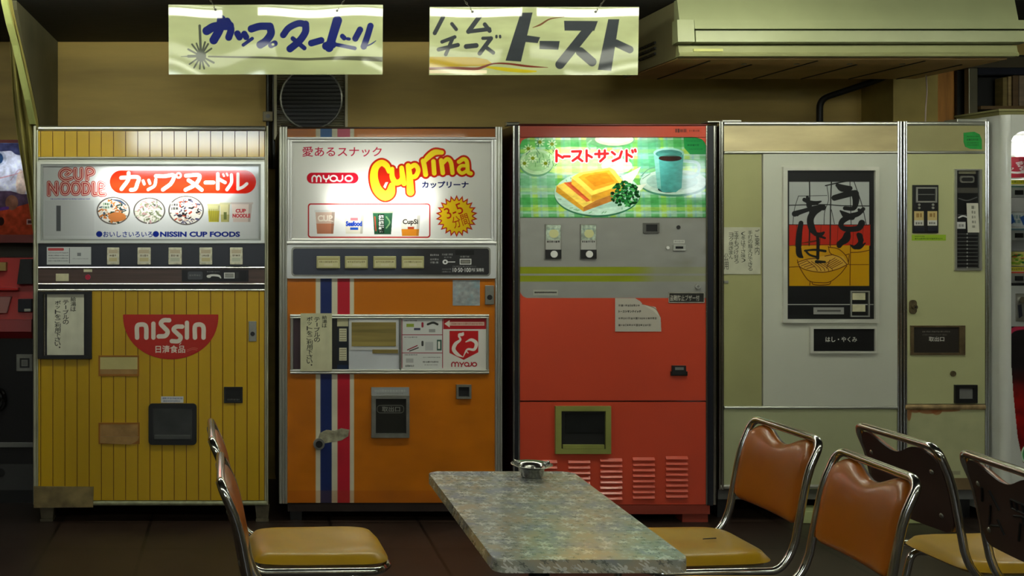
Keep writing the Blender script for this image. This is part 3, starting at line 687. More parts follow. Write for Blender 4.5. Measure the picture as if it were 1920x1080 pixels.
    cup(a, 766, 684, 912, 846, (46, 96, 66), (40, 84, 58), .6, rim=(160, 176, 150)); a.rect(806, 700, 850, 838, (26, 40, 32)); a.column('担担麺', 828, 704, 832, 42, (226, 230, 222), .04)
    a.line([(866, 720), (890, 760), (866, 800)], 10, (120, 160, 110)); a.line([(782, 720), (790, 820)], 8, (196, 80, 60))
    cup(a, 966, 702, 1112, 858, (230, 226, 212), (222, 140, 40), .68, t='CupSi', tc=(44, 36, 30), th=(.22, .52)); a.rect(1020, 792, 1066, 808, (190, 70, 40))
    pts = []
    for i in range(44):
        q = (152 if i % 2 == 0 else 118); t = -PI / 2 + 2 * PI * i / 44; pts.append((1374 + q * math.cos(t), 714 + q * math.sin(t)))
    d = a.d_poly(pts); a.put(d, (196, 40, 24)); a.put(d + 2.0, (246, 206, 30))
    a.text('3-5', 1288, 636, 1418, 716, (196, 40, 24), .0, -.38); a.text('分間', 1342, 706, 1462, 790, (196, 40, 24), .0, -.3)
    a.on(F, 'sign_panel', M_LIT, .0)
    lamp_box(F, (550, 269, 918, 446), 372, 'cup', LAMP_C, (630, 800), off=.05, m=mat('grey_compartment', (120, 122, 122), .6))
    # selector
    M_WF = mat('white_selector_frame', (214, 216, 216), .3, .3, var=.05)
    bm = BM(); F.poly(bm, rrect(538, 459, 929, 522, 3), -.008, .02); o = obj('selector_frame', bm, M_WF, r)
    bm = BM(); F.poly(bm, rrect(546, 463, 919, 518, 7), -.0095, -.006); obj('selector_rim', bm, M_STEEL, o)
    a = Art(549, 466, 916, 515, 2, (62, 66, 80)); a.mask = a.d_rect(549, 466, 916, 515, 5)
    fx = np.clip((a.X - 740) / 60, 0, 1)[..., None]; a.C = a.C * (1 - fx) + np.array((44, 44, 47)) * fx
    for y in (476, 484, 490): a.marks(806, y, 822, y + 4, 4, (200, 200, 200), .7)
    a.marks(828, 475, 848, 479, 4, (200, 200, 200), .7); a.marks(832, 481, 846, 484, 3, (200, 200, 200), .6); a.ell(834, 491, 5, 4.5, (225, 225, 225)); a.ell(834, 491, 2, 2, (44, 44, 47)); a.line([(838, 491), (852, 491)], 1.6, (225, 225, 225))
    a.rect(853, 469, 888, 478, (20, 20, 22)); a.marks(862, 479, 880, 483, 4, (200, 200, 200), .7); a.rect(861, 485, 883, 496, (215, 215, 212), 1); a.rect(863, 487, 881, 494, (24, 24, 26))
    a.marks(848, 498, 892, 501, 3, (180, 180, 180), .5); a.marks(828, 503, 845, 506, 3, (180, 180, 180), .6); a.marks(828, 508, 845, 511, 3, (180, 180, 180), .6)
    a.text('10·50·100', 848, 502, 882, 510, (235, 235, 235), .015); a.text('円硬貨専用', 883, 502.5, 906, 509.5, (220, 220, 220), .02)
    a.on(F, 'selector_panel', M_GLOSS, -.0105, o)
    F.part('coin_slot', M_STEEL, (864, 488, 880, 493), -.0125, -.009)
    for x0, x1 in ((593, 637), (646, 689), (699, 742), (752, 794)):
        b = F.part('selector_button', mat('button_olive', (170, 166, 120), .3, var=.1), (x0, 480, x1, 503), -.02, -.008, .003)
        aa = Art(x0 + 3, 483, x1 - 3, 500, 2.6, (198, 194, 150)); aa.rect(x0 + 3, 484, x1 - 3, 487, (160, 150, 100)); aa.marks(x0 + 5, 489, x1 - 5, 492.5, 3.5, (100, 90, 60)); aa.rect(x0 + 14, 494, x1 - 14, 498, (206, 200, 170)); aa.on(F, 'button_label', M_GLOSS, -.0206, b)
    # stickers and locks
    a = Art(849, 525, 900, 573, 1.5, (150, 154, 156)); a.blotch(.25, 6, 8); a.blotch(.6, 5, 9, (120, 170, 190)); a.on(F, 'grey_sticker', M_GLOSS, .002)
    lock(F, (909, 535, 926, 571), -.006)
    # service window
    bm = BM()
    for y0, y1 in ((589, 594), (594, 597), (692, 696), (696, 701)): F.round_h(bm, 544, 916, y0, y1, -.012, .006)
    for x0, x1 in ((544, 550), (911, 916)): F.round_v(bm, x0, x1, 594, 696, -.012, .006)
    w_ = obj('service_frame', bm, M_ALU, r)
    F.part('dark_recess', mat('purple_recess', (62, 44, 52), .5), (550, 597, 566, 692), .0, .006, 0, w_)
    F.part('recess_plate', M_BLACK, (566, 597, 656, 692), .0, .006, 0, w_)
    for y in (598, 614, 646):
        pass
    a = Art(632, 597, 653, 692, 2.4, (30, 36, 44)); a.rect(632, 597, 653, 612, (190, 186, 150)); a.rect(635, 612, 650, 614, (40, 40, 40))
    for y0, n in ((616, 5), (652, 5)):
        a.rect(636, y0, 650, y0 + 24, (205, 200, 170))
        for i in range(n): a.rect(637, y0 + 3 + i * 4.4, 649, y0 + 4.2 + i * 4.4, (120, 116, 90))
    a.rect(632, 684, 653, 692, (24, 40, 70)); a.on(F, 'price_labels', M_GLOSS, -.001, w_)
    notice(F, (563, 587, 622, 695), (('給湯は', 608, 591, 614, 10), ('テーブルの', 594, 594, 641, 12), ('ポットをご利用下さい。', 580, 593, 690, 12)), -.016, w_, paper=(196, 194, 160))
    F.part('white_panel', mat('white_cover', (196, 200, 206), .35, var=.06), (654, 597, 748, 692), -.003, .006, 0, w_)
    bm = BM(); F.ring(bm, (656, 600, 746, 656), (662, 605, 740, 651), -.006, -.002); obj('cover_rim', bm, M_WF, w_)
    F.part('brown_tape', mat('packing_tape', (138, 122, 66), .35, var=.35, scale=5, stretch=(.4, 1, 10)), (659, 604, 742, 649), -.0085, -.003, 0, w_)
    F.part('brown_tape', MATS['packing_tape'], (698, 655, 746, 662), -.0085, -.003, 0, w_)
    bm = BM(); F.round_v(bm, 748, 752, 595, 694, -.012, .006); obj('mullion', bm, M_STEEL, w_)
    a = Art(752, 597, 831, 692, 2.2, (206, 208, 206))
    rd = (150, 40, 60)
    for y in (627, 661): a.rect(753, y, 830, y + 1.3, rd)
    a.rect(753, 598, 754.3, 690, rd); a.rect(829, 598, 830.4, 690, rd)
    a.rect(762, 607, 776, 613, (140, 160, 60)); a.line([(792, 606), (792, 612)], 4, rd); a.line([(802, 608), (812, 605), (820, 608)], 4, (40, 40, 40)); a.rect(776, 615, 788, 619, (60, 60, 90)); a.rect(804, 617, 816, 623, (150, 150, 150))
    for y in (600, 631, 664): a.marks(758, y, 782, y + 2.4, 2.6, (80, 80, 86), .7)
    a.line([(764, 656), (782, 648)], 2, rd); a.line([(768, 658), (784, 652)], 2, (60, 50, 50)); a.line([(792, 641), (792, 647)], 4, (60, 60, 60)); a.rect(797, 641, 812, 657, (180, 182, 184)); a.rect(819, 637, 828, 657, (60, 90, 80)); a.rect(821, 640, 825, 654, (226, 226, 220))
    a.rect(761, 672, 775, 680, (170, 170, 172)); a.marks(760, 684, 776, 688, 3, (40, 40, 40)); a.marks(793, 677, 822, 680, 3, (40, 40, 40)); a.marks(793, 669, 826, 671, 2.4, (110, 110, 112)); a.marks(796, 683, 820, 685, 2.4, (110, 110, 112))
    a.on(F, 'instruction_panel', M_GLOSS, -.002, w_)
    a = Art(831, 597, 911, 692, 2.2, (214, 212, 206)); a.rect(831, 597, 911, 617, (176, 30, 40)); a.rect(838, 603.5, 908, 610.5, (206, 176, 160)); a.poly([(833, 607), (843, 600), (843, 614)], (222, 212, 200)); a.marks(846, 605, 906, 609, 3, (150, 60, 50), .6)
    a.at(500, 440, 3.857)
    a.poly([(1322, 695), (1530, 695), (1530, 850), (1424, 905), (1322, 855)], (190, 30, 34))
    a.line([(1420, 712), (1390, 730), (1400, 760), (1365, 790), (1352, 830), (1380, 865), (1420, 885)], [14, 14, 16, 26, 28, 24, 4], (226, 220, 212)); a.ell(1405, 722, 22, 12, (226, 220, 212))
    a.line([(1420, 885), (1450, 830), (1500, 830), (1515, 785), (1480, 760), (1440, 775)], [4, 14, 20, 26, 22, 8], (226, 220, 212)); a.line([(1436, 856), (1446, 845), (1456, 856)], 7, (226, 220, 212))
    for p in ([(1338, 952), (1338, 932), (1350, 922), (1362, 932), (1362, 952)], [(1362, 932), (1374, 922), (1386, 932), (1386, 952)], [(1396, 924), (1410, 938), (1424, 924)], [(1410, 938), (1408, 953)], [(1480, 924), (1478, 946), (1460, 952)]): a.line(p, 8, (170, 30, 44))
    a.put(np.abs(a.d_ell(1446, 938, 15, 13)) - 1.1, (170, 30, 44)); a.put(np.abs(a.d_ell(1502, 938, 15, 13)) - 1.1, (170, 30, 44))
    a.on(F, 'emblem_panel', M_GLOSS, -.002, w_, label='white panel with red bird emblem and red arrow band')
    # outlet
    a = Art(696, 726, 767, 741, 2.4, (150, 152, 152)); a.marks(702, 730, 762, 735, 5, (180, 184, 186), .7); a.marks(706, 736, 756, 739, 3, (120, 122, 122), .6)
    bm = BM(); F.ring(bm, (696, 741, 767, 820), (704, 747, 761, 812), -.014, .004); o = obj('outlet_frame', bm, M_STEEL, r); a.on(F, 'outlet_label', M_GLOSS, -.004, o)
    F.part('header_plate', M_STEEL, (696, 726, 767, 741), -.003, .004, 0, o)
    a = Art(704, 747, 761, 812, 2.2, (34, 34, 30)); a.put(np.abs(a.d_rect(707, 760, 757, 774, 6)) - .6, (110, 110, 104)); a.text('取出口', 716, 762, 750, 772, (130, 130, 124), .02); a.on(F, 'outlet_flap', M_GLOSS, -.002, o)
    bm = BM(); F.ring(bm, (855, 721, 883, 747), (859, 725, 879, 743), -.012, .004); o = obj('coin_return', bm, M_STEEL, r); F.part('return_cup', M_DARK, (859, 725, 879, 743), .0, .004, 0, o)
    bm = BM(); F.poly(bm, [(600, 812), (612, 806), (628, 808), (640, 803), (655, 806), (653, 818), (640, 826), (622, 829), (606, 832), (596, 824)], .0015, .004); obj('worn_plate', bm, mat('worn_metal', (150, 146, 122), .6, .2, var=.4, scale=40), r)
    bm = BM(); F.disc(bm, 598, 832, 10.5, -.012, .004); o = obj('lock', bm, M_STEEL, r); bm = BM(); F.disc(bm, 598, 832, 6.5, -.016, -.01); obj('keyhole', bm, M_BLACK, o)
    F.part('base_plinth', mat('plinth_dark', (52, 36, 30), .6, var=.3), (540, 944, 932, 962), .03, .6); 
    for x in (545, 905):
        bm = BM(); F.bx(bm, x, 962, x + 22, 980, .05, .12); obj('foot', bm, M_BLACK, r); bm = BM(); F.bx(bm, x, 962, x + 22, 980, .48, .55); obj('foot', bm, M_BLACK, r)
orange_machine()

# ================================================================ red toast machine
def red_machine():
    r = empty('vending_machine', ((1148 - PX0) * .0025, .3, 0), 'red-orange vending machine with a toast picture and grey button panel', 'vending machine')
    F = Frame(r); M_R = mat('vermilion_panel', (206, 72, 44), .35, coat=.2, var=.06, scale=1.5)
    M_MAR = mat('maroon_side', (62, 18, 22), .4, coat=.3)
    bm = BM(); F.bx(bm, 962, 236, 1344, 948, .145, .62); F.bx(bm, 962, 236, 974, 948, .012, .145); F.bx(bm, 1326, 236, 1344, 948, .012, .145); F.bx(bm, 974, 236, 1326, 240, .012, .145); F.bx(bm, 974, 408, 1326, 948, .03, .145)
    obj('cabinet', bm, M_MAR, r)
    for xs in ((961, 965.5, None), (971, 975, None), (1323, 1326.5, None), (1337, 1343, None)):
        bm = BM(); F.round_v(bm, xs[0], xs[1], 236, 946, -.006, .012); obj('edge_trim', bm, M_CHROME, r)
    bm = BM(); F.bx(bm, 965.5, 236, 971, 948, .0, .012); F.bx(bm, 1326.5, 236, 1337, 948, .0, .012); obj('trim_groove', bm, mat('black_navy', (26, 28, 36), .3), r)
    bm = BM(); F.round_h(bm, 952, 976, 228, 235, .02, .06); obj('corner_cap', bm, M_ALU, r)
    bm = BM(); F.round_h(bm, 974, 1326, 232, 236.5, .0, .1); obj('top_trim', bm, mat('dark_red_trim', (96, 26, 20), .3), r)
    # top band and picture with rounded top corners
    bm = BM(); F.bx(bm, 975, 236.5, 1324, 258, .0, .02)
    o = obj('top_band', bm, M_R, r)
    a = Art(1262, 240, 1316, 250, 2.6, (206, 72, 44)); a.marks(1266, 241, 1288, 249, 7, (50, 16, 14), .9, .12); a.marks(1292, 243, 1312, 247, 4, (110, 30, 20), .7); a.on(F, 'maker_mark', M_GLOSS, -.0008, o)
    for pts in ([(975, 258), (975, 272), (978, 264), (984, 260), (994, 258)], [(1324, 258), (1306, 258), (1316, 261), (1322, 268), (1324, 276)]):
        bm = BM(); F.poly(bm, pts, -.002, .004); obj('corner_piece', bm, M_R, r)
    a = Art(975, 257, 1324, 408, 1.6, (150, 196, 160)); a.at(940, 210, 4.155)
    zx, zy = (a.X - 940) * 4.155, (a.Y - 210) * 4.155
    # checked cloth
    for per, ph, wd, col, al in ((200, 60, 34, (60, 156, 70), .55), (200, 130, 22, (170, 206, 60), .6), (200, 175, 10, (120, 170, 190), .5)):
        v = np.abs(((zx - zy * .05 - ph) % per) - per / 2); c = np.clip((wd - v) / 4, 0, 1)[..., None] * al; a.C = a.C * (1 - c) + np.array(col) * c
    for per, ph, wd, col, al in ((150, 20, 30, (50, 150, 64), .55), (150, 80, 16, (176, 206, 60), .5), (150, 110, 10, (170, 206, 200), .6)):
        v = np.abs(((zy - ph) % per) - per / 2); c = np.clip((wd - v) / 4, 0, 1)[..., None] * al; a.C = a.C * (1 - c) + np.array(col) * c
    a.ell(560, 380, 300, 110, (206, 220, 150), .55); a.ell(900, 420, 120, 60, (240, 240, 220), .6); a.rect(1060, 195, 1240, 480, (80, 150, 130), 40, .55); a.rect(150, 480, 420, 640, (150, 190, 180), 40, .5)
    # dish of daisies at left
    a.ell(272, 400, 132, 104, (96, 146, 112)); a.ell(276, 388, 130, 100, (170, 204, 160)); a.ell(276, 384, 104, 78, (140, 184, 130))
    for x, y in ((210, 285), (245, 360), (300, 235), (345, 400), (395, 250), (180, 400)):
        for k_ in range(8): a.line([(x, y), (x + 34 * math.cos(k_ * PI / 4), y + 30 * math.sin(k_ * PI / 4))], 9, (214, 226, 190), .75)
        a.ell(x, y, 15, 14, (110, 130, 30))
    for _ in range(26):
        x, y = random.uniform(190, 470), random.uniform(205, 420); a.line([(x, y), (x + random.uniform(-26, 26), y + random.uniform(10, 40))], 4, random.choice([(30, 80, 50), (60, 120, 50), (20, 60, 60)]), .8)
    # sugar bowl behind
    a.ell(850, 215, 190, 62, (90, 150, 100)); a.ell(880, 212, 150, 50, (196, 190, 166)); a.ell(890, 205, 130, 38, (222, 214, 190)); a.line([(690, 290), (670, 250), (700, 220)], 12, (120, 170, 130))
    # saucer and coffee cup
    a.ell(1345, 560, 262, 100, (70, 130, 106)); a.ell(1340, 545, 260, 98, (178, 204, 190)); a.ell(1330, 540, 200, 70, (150, 184, 172)); a.line([(1090, 500), (1140, 450), (1200, 430)], 7, (90, 130, 110)); a.line([(1100, 520), (1160, 480)], 5, (90, 130, 110))
    a.line([(1410, 380), (1530, 400), (1520, 490), (1400, 510)], 24, (150, 190, 184)); a.ell(1300, 602, 80, 26, (30, 50, 50))
    a.poly([(1186, 320), (1420, 320), (1405, 590), (1360, 625), (1260, 625), (1216, 590)], (70, 146, 140)); a.poly([(1186, 320), (1225, 330), (1245, 600), (1216, 590)], (130, 184, 172), .7)
    a.ell(1303, 318, 118, 38, (140, 190, 180)); a.ell(1305, 326, 104, 32, (60, 120, 112)); a.ell(1316, 360, 90, 24, (48, 30, 26)); a.rect(1222, 318, 1400, 345, (70, 140, 130), 0, .6)
    # main dish
    a.ell(748, 640, 336, 178, (50, 110, 80)); a.ell(748, 632, 334, 172, (178, 212, 194)); a.ell(748, 622, 280, 130, (158, 198, 180))
    for _ in range(30):
        t = random.uniform(0, 2 * PI); a.line([(748 + 300 * math.cos(t), 630 + 150 * math.sin(t)), (748 + 318 * math.cos(t + .05), 632 + 158 * math.sin(t + .05))], 6, (120, 170, 130))
    a.poly([(940, 500), (1030, 455), (1085, 428), (1060, 480), (1010, 560), (960, 560)], (232, 232, 214)); a.poly([(1030, 575), (1130, 560), (1085, 612), (1050, 612)], (214, 220, 200))
    a.poly([(430, 575), (500, 545), (735, 690), (640, 745)], (240, 206, 90)); a.poly([(430, 575), (640, 742), (640, 776), (425, 622)], (206, 150, 44)); a.poly([(640, 742), (735, 690), (870, 640), (900, 680), (640, 776)], (176, 116, 50))
    a.poly([(486, 552), (566, 540), (720, 686), (664, 700)], (214, 100, 56)); a.poly([(510, 548), (560, 545), (700, 680), (680, 690)], (190, 76, 40))
    a.poly([(548, 512), (700, 640), (704, 700), (546, 560)], (226, 176, 60)); a.poly([(700, 640), (965, 560), (950, 612), (706, 700)], (206, 150, 44))
    a.poly([(548, 508), (610, 472), (845, 432), (880, 452), (965, 560), (704, 650)], (252, 214, 90)); a.poly([(600, 508), (640, 484), (840, 452), (915, 548), (715, 612)], (226, 152, 36), .85); a.poly([(650, 512), (690, 492), (820, 470), (880, 540), (730, 580)], (206, 120, 20), .5)
    a.blotch(.14, 40, 4)
    for _ in range(170):
        t, q = random.uniform(0, 2 * PI), math.sqrt(random.random()); x, y = 965 + 108 * q * math.cos(t), 640 + 98 * q * math.sin(t)
        a.ell(x, y, random.uniform(7, 17), random.uniform(6, 13), random.choice([(8, 50, 18), (14, 74, 30), (30, 110, 50), (70, 150, 80), (6, 40, 20)]))
    # title
    ttl = 'トーストサンド'
    V = [(412, 440), (455, 540), (543, 632), (640, 705), (728, 832), (850, 950), (955, 1050)]
    S = {'ト1': None}
    strokes = [([(430, 302), (430, 384)], None), ([(440, 334), (478, 356)], None), ([(488, 346), (532, 346)], None), ([(552, 308), (620, 306), (604, 346), (556, 380)], None), ([(592, 352), (630, 382)], None), ([(664, 300), (664, 384)], None), ([(672, 334), (704, 352)], None),
               ([(732, 328), (830, 324)], None), ([(762, 302), (762, 352)], None), ([(806, 300), (806, 352), (770, 384)], None), ([(862, 312), (884, 330)], None), ([(938, 308), (922, 356), (868, 382)], None), ([(976, 300), (976, 384)], None), ([(984, 330), (1016, 350)], None), ([(1020, 300), (1024, 314)], None), ([(1042, 294), (1046, 308)], None)]
    for wd, c in ((34, (244, 232, 224)), (21, (216, 30, 34))):
        for p, _ in strokes: a.line(p, wd, c, curve=False)
    # leaf sticker
    a.poly([(1420, 196), (1540, 190), (1590, 230), (1604, 330), (1470, 330), (1425, 280)], (40, 150, 76)); a.marks(1450, 250, 1540, 264, 15, (20, 80, 44)); a.marks(1440, 222, 1560, 230, 9, (20, 90, 50), .6); a.marks(1460, 285, 1570, 293, 9, (20, 90, 50), .6)
    a.on(F, 'picture_panel', M_LIT, .0, label='printed picture of toasted sandwich, parsley and coffee cup on checked cloth')
    lamp_box(F, (977, 260, 1322, 406), 300, 'toast', LAMP_T, (1040, 1250), off=.06)
    # grey selector panel
    a = Art(975, 408, 1324, 559, 1.2, (146, 146, 142))
    a.C[:] = (206, 72, 44); a.put(np.minimum(a.d_rect(975, 400, 1330, 545), a.d_rect(975, 470, 1340, 559, 16)), (146, 146, 142))
    fade = np.clip((1240 - a.X) / 60, .0, 1)
    for y0, y1 in ((500.5, 513), (517, 528)):
        c = np.clip(.5 - a.d_rect(975, y0, 1400, y1) * a.res, 0, 1) * np.maximum(fade, .18 * (a.X > 1180)); c = c[..., None]; a.C = a.C * (1 - c) + np.array((136, 146, 8)) * c
    a.blotch(.05, 8, 6); g = np.clip((a.X - 1220) / 80, 0, 1)
    b0 = a.C.copy(); a.blotch(1.2, 7, 12, (116, 116, 100)); a.C = b0 * (1 - .7 * g[..., None]) + a.C * (.7 * g[..., None])
    a.on(F, 'button_panel', print_mat('grey_panel_print', .4), .002, label='grey panel with two yellow-green stripes')
    F.part('panel_back', M_GREY, (974, 408, 1325, 560), .003, .03)
    for x in (1022, 1088):
        p = F.part('selector_button', M_STEEL, (x, 420, x + 30, 485), -.003, .003)
        aa = Art(x + 1.5, 422, x + 29, 450, 2.4, (170, 186, 170)); aa.blotch(.4, 4, x); aa.ell(x + 16, 438, 9, 8, (206, 206, 150)); aa.marks(x + 4, 428, x + 26, 431, 3, (90, 130, 130), .5); aa.on(F, 'button_picture', M_GLOSS, -.004, p)
        aa = Art(x + 1, 450, x + 29, 468, 2.4, (172, 172, 168)); aa.marks(x + 3, 451, x + 27, 455, 4, (30, 30, 30)); aa.on(F, 'price_label', M_GLOSS, -.004, p)
        F.part('black_plate', M_BLACK, (x, 468, x + 30, 485), -.006, -.003, 0, p); bm = BM(); F.disc(bm, x + 16, 476.5, 6.5, -.012, -.005); obj('push_button', bm, M_WHITE, p)
    bm = BM(); F.ring(bm, (1206, 418, 1236, 437), (1211, 421, 1232, 434), -.004, .003); p = obj('display', bm, mat('display_frame', (84, 84, 80), .4), r); F.part('display_glass', M_BLACK, (1211, 421, 1232, 434), .0, .003, 0, p)
    bm = BM(); F.disc(bm, 1272, 426, 3.6, -.002, .003); obj('screw', bm, M_BLACK, r)
    aa = Art(1263, 450, 1284, 456, 3, (196, 196, 190)); aa.marks(1265, 451.5, 1282, 454.5, 3, (110, 110, 110)); aa.on(F, 'coin_label', M_PRINT, .0005)
    bm = BM(); F.ring(bm, (1262, 459, 1285, 470), (1266, 462, 1281, 466.5), -.004, .003); p = obj('coin_slot', bm, M_ALU, r); F.part('slot_opening', M_DARK, (1266, 462, 1281, 466.5), .0, .003, 0, p)
    bm = BM(); F.disc(bm, 1252, 464.5, 3, -.004, .003); obj('return_button', bm, M_WHITE, r)
    aa = Art(1000, 543.5, 1046, 554, 2.4, (170, 170, 160)); aa.rect(1002, 547, 1044, 549.5, (70, 70, 66)); aa.marks(1003, 546.6, 1043, 550, 3, (60, 60, 58)); aa.on(F, 'name_plate', M_GLOSS, .0005)
    bm = BM(); F.disc(bm, 1308, 537, 5, -.006, .003); p = obj('lock', bm, M_ALU, r); bm = BM(); F.disc(bm, 1308, 537, 2.2, -.008, -.004); obj('keyhole', bm, M_STEEL, p)
    # doors
    F.part('upper_door', M_R, (975, 559, 1325, 751), .001, .03); F.part('lower_door', M_R, (975, 754, 1325, 946), .001, .03)
    aa = Art(1253, 548, 1321, 568, 2.4, (44, 44, 40)); aa.put(np.abs(aa.d_rect(1254, 549, 1320, 567)) - .7, (176, 170, 156)); aa.text('盗難防止ブザー付', 1256, 553, 1311, 564, (196, 192, 180), .01); aa.blotch(.2, 6, 3); aa.on(F, 'warning_plate', M_GLOSS, -.002)
    a = Art(1153, 559, 1240, 622, 2.2, (186, 180, 168)); a.at(940, 390, 4.155)
    a.mask = a.d_poly([(885, 702), (1040, 702), (1080, 725), (1100, 750), (1200, 772), (1240, 850), (1245, 962), (885, 962)])
    a.rect(888, 705, 1242, 960, (186, 180, 168)); a.poly([(1090, 745), (1200, 770), (1235, 850), (1180, 800)], (206, 200, 186)); a.line([(1095, 748), (1150, 762), (1205, 790), (1240, 850)], 5, (110, 90, 70))
    dk = (40, 36, 34)
    a.marks(912, 750, 1080, 768, 18, dk, .7); a.text('トーストサンドイッチ', 912, 796, 1088, 816, dk, .05); a.marks(912, 850, 1212, 868, 18, dk, .7); a.marks(912, 903, 1168, 921, 18, dk, .7)
    a.on(F, 'torn_sticker', M_PRINT, -.002)
    bm = BM(); F.bx(bm, 1259, 685, 1285, 703, -.012, .002, .002); F.bx(bm, 1257, 696, 1288, 704, -.008, .002); p = obj('door_handle', bm, M_BLACK, r); F.part('handle_plate', M_GREY, (1264, 688, 1280, 693), -.0135, -.011, 0, p)
    # outlet
    bm = BM(); F.ring(bm, (1040, 761, 1144, 850), (1051, 770, 1134, 841), -.016, .002); p = obj('outlet_frame', bm, mat('green_frame', (138, 142, 72), .45, var=.12), r)
    bm = BM(); F.bx(bm, 1051, 770, 1134, 841, -.0005, .002); obj('outlet_opening', bm, M_DARK, p)
    F.part('outlet_flap', mat('flap_dark', (24, 26, 26), .25), (1060, 775, 1130, 812), -.004, -.001, 0, p)
    F.part('flap_ledge', MATS['green_frame'], (1054, 833, 1132, 841), -.012, 0, .002, p)
    # louvres
    for c, (x0, ys) in enumerate(((1003, 862), (1065, 862), (1125, 859), (1186, 857), (1248, 855))):
        bm = BM()
        for i in range(8 if c > 1 else 7):
            y0 = ys + i * 10.2
            pts = [(F.y(.002), F.z(y0)), (F.y(-.010), F.z(y0 + 5.5)), (F.y(-.009), F.z(y0 + 6.6)), (F.y(.002), F.z(y0 + 6.9))]
            prism(bm, pts, 'x', F.x(x0), F.x(x0 + 41))
        obj('louvre_column', bm, M_R, r)
    F.part('base_skirt', mat('red_skirt', (140, 52, 36), .45, var=.2), (966, 947, 1331, 964), .0, .6)
    for x in (970, 1281):
        bm = BM(); F.bx(bm, x, 964, x + 48, 980, .01, .1); obj('foot', bm, MATS['red_skirt'], r); bm = BM(); F.bx(bm, x, 964, x + 48, 980, .5, .58); obj('foot', bm, MATS['red_skirt'], r)
red_machine()

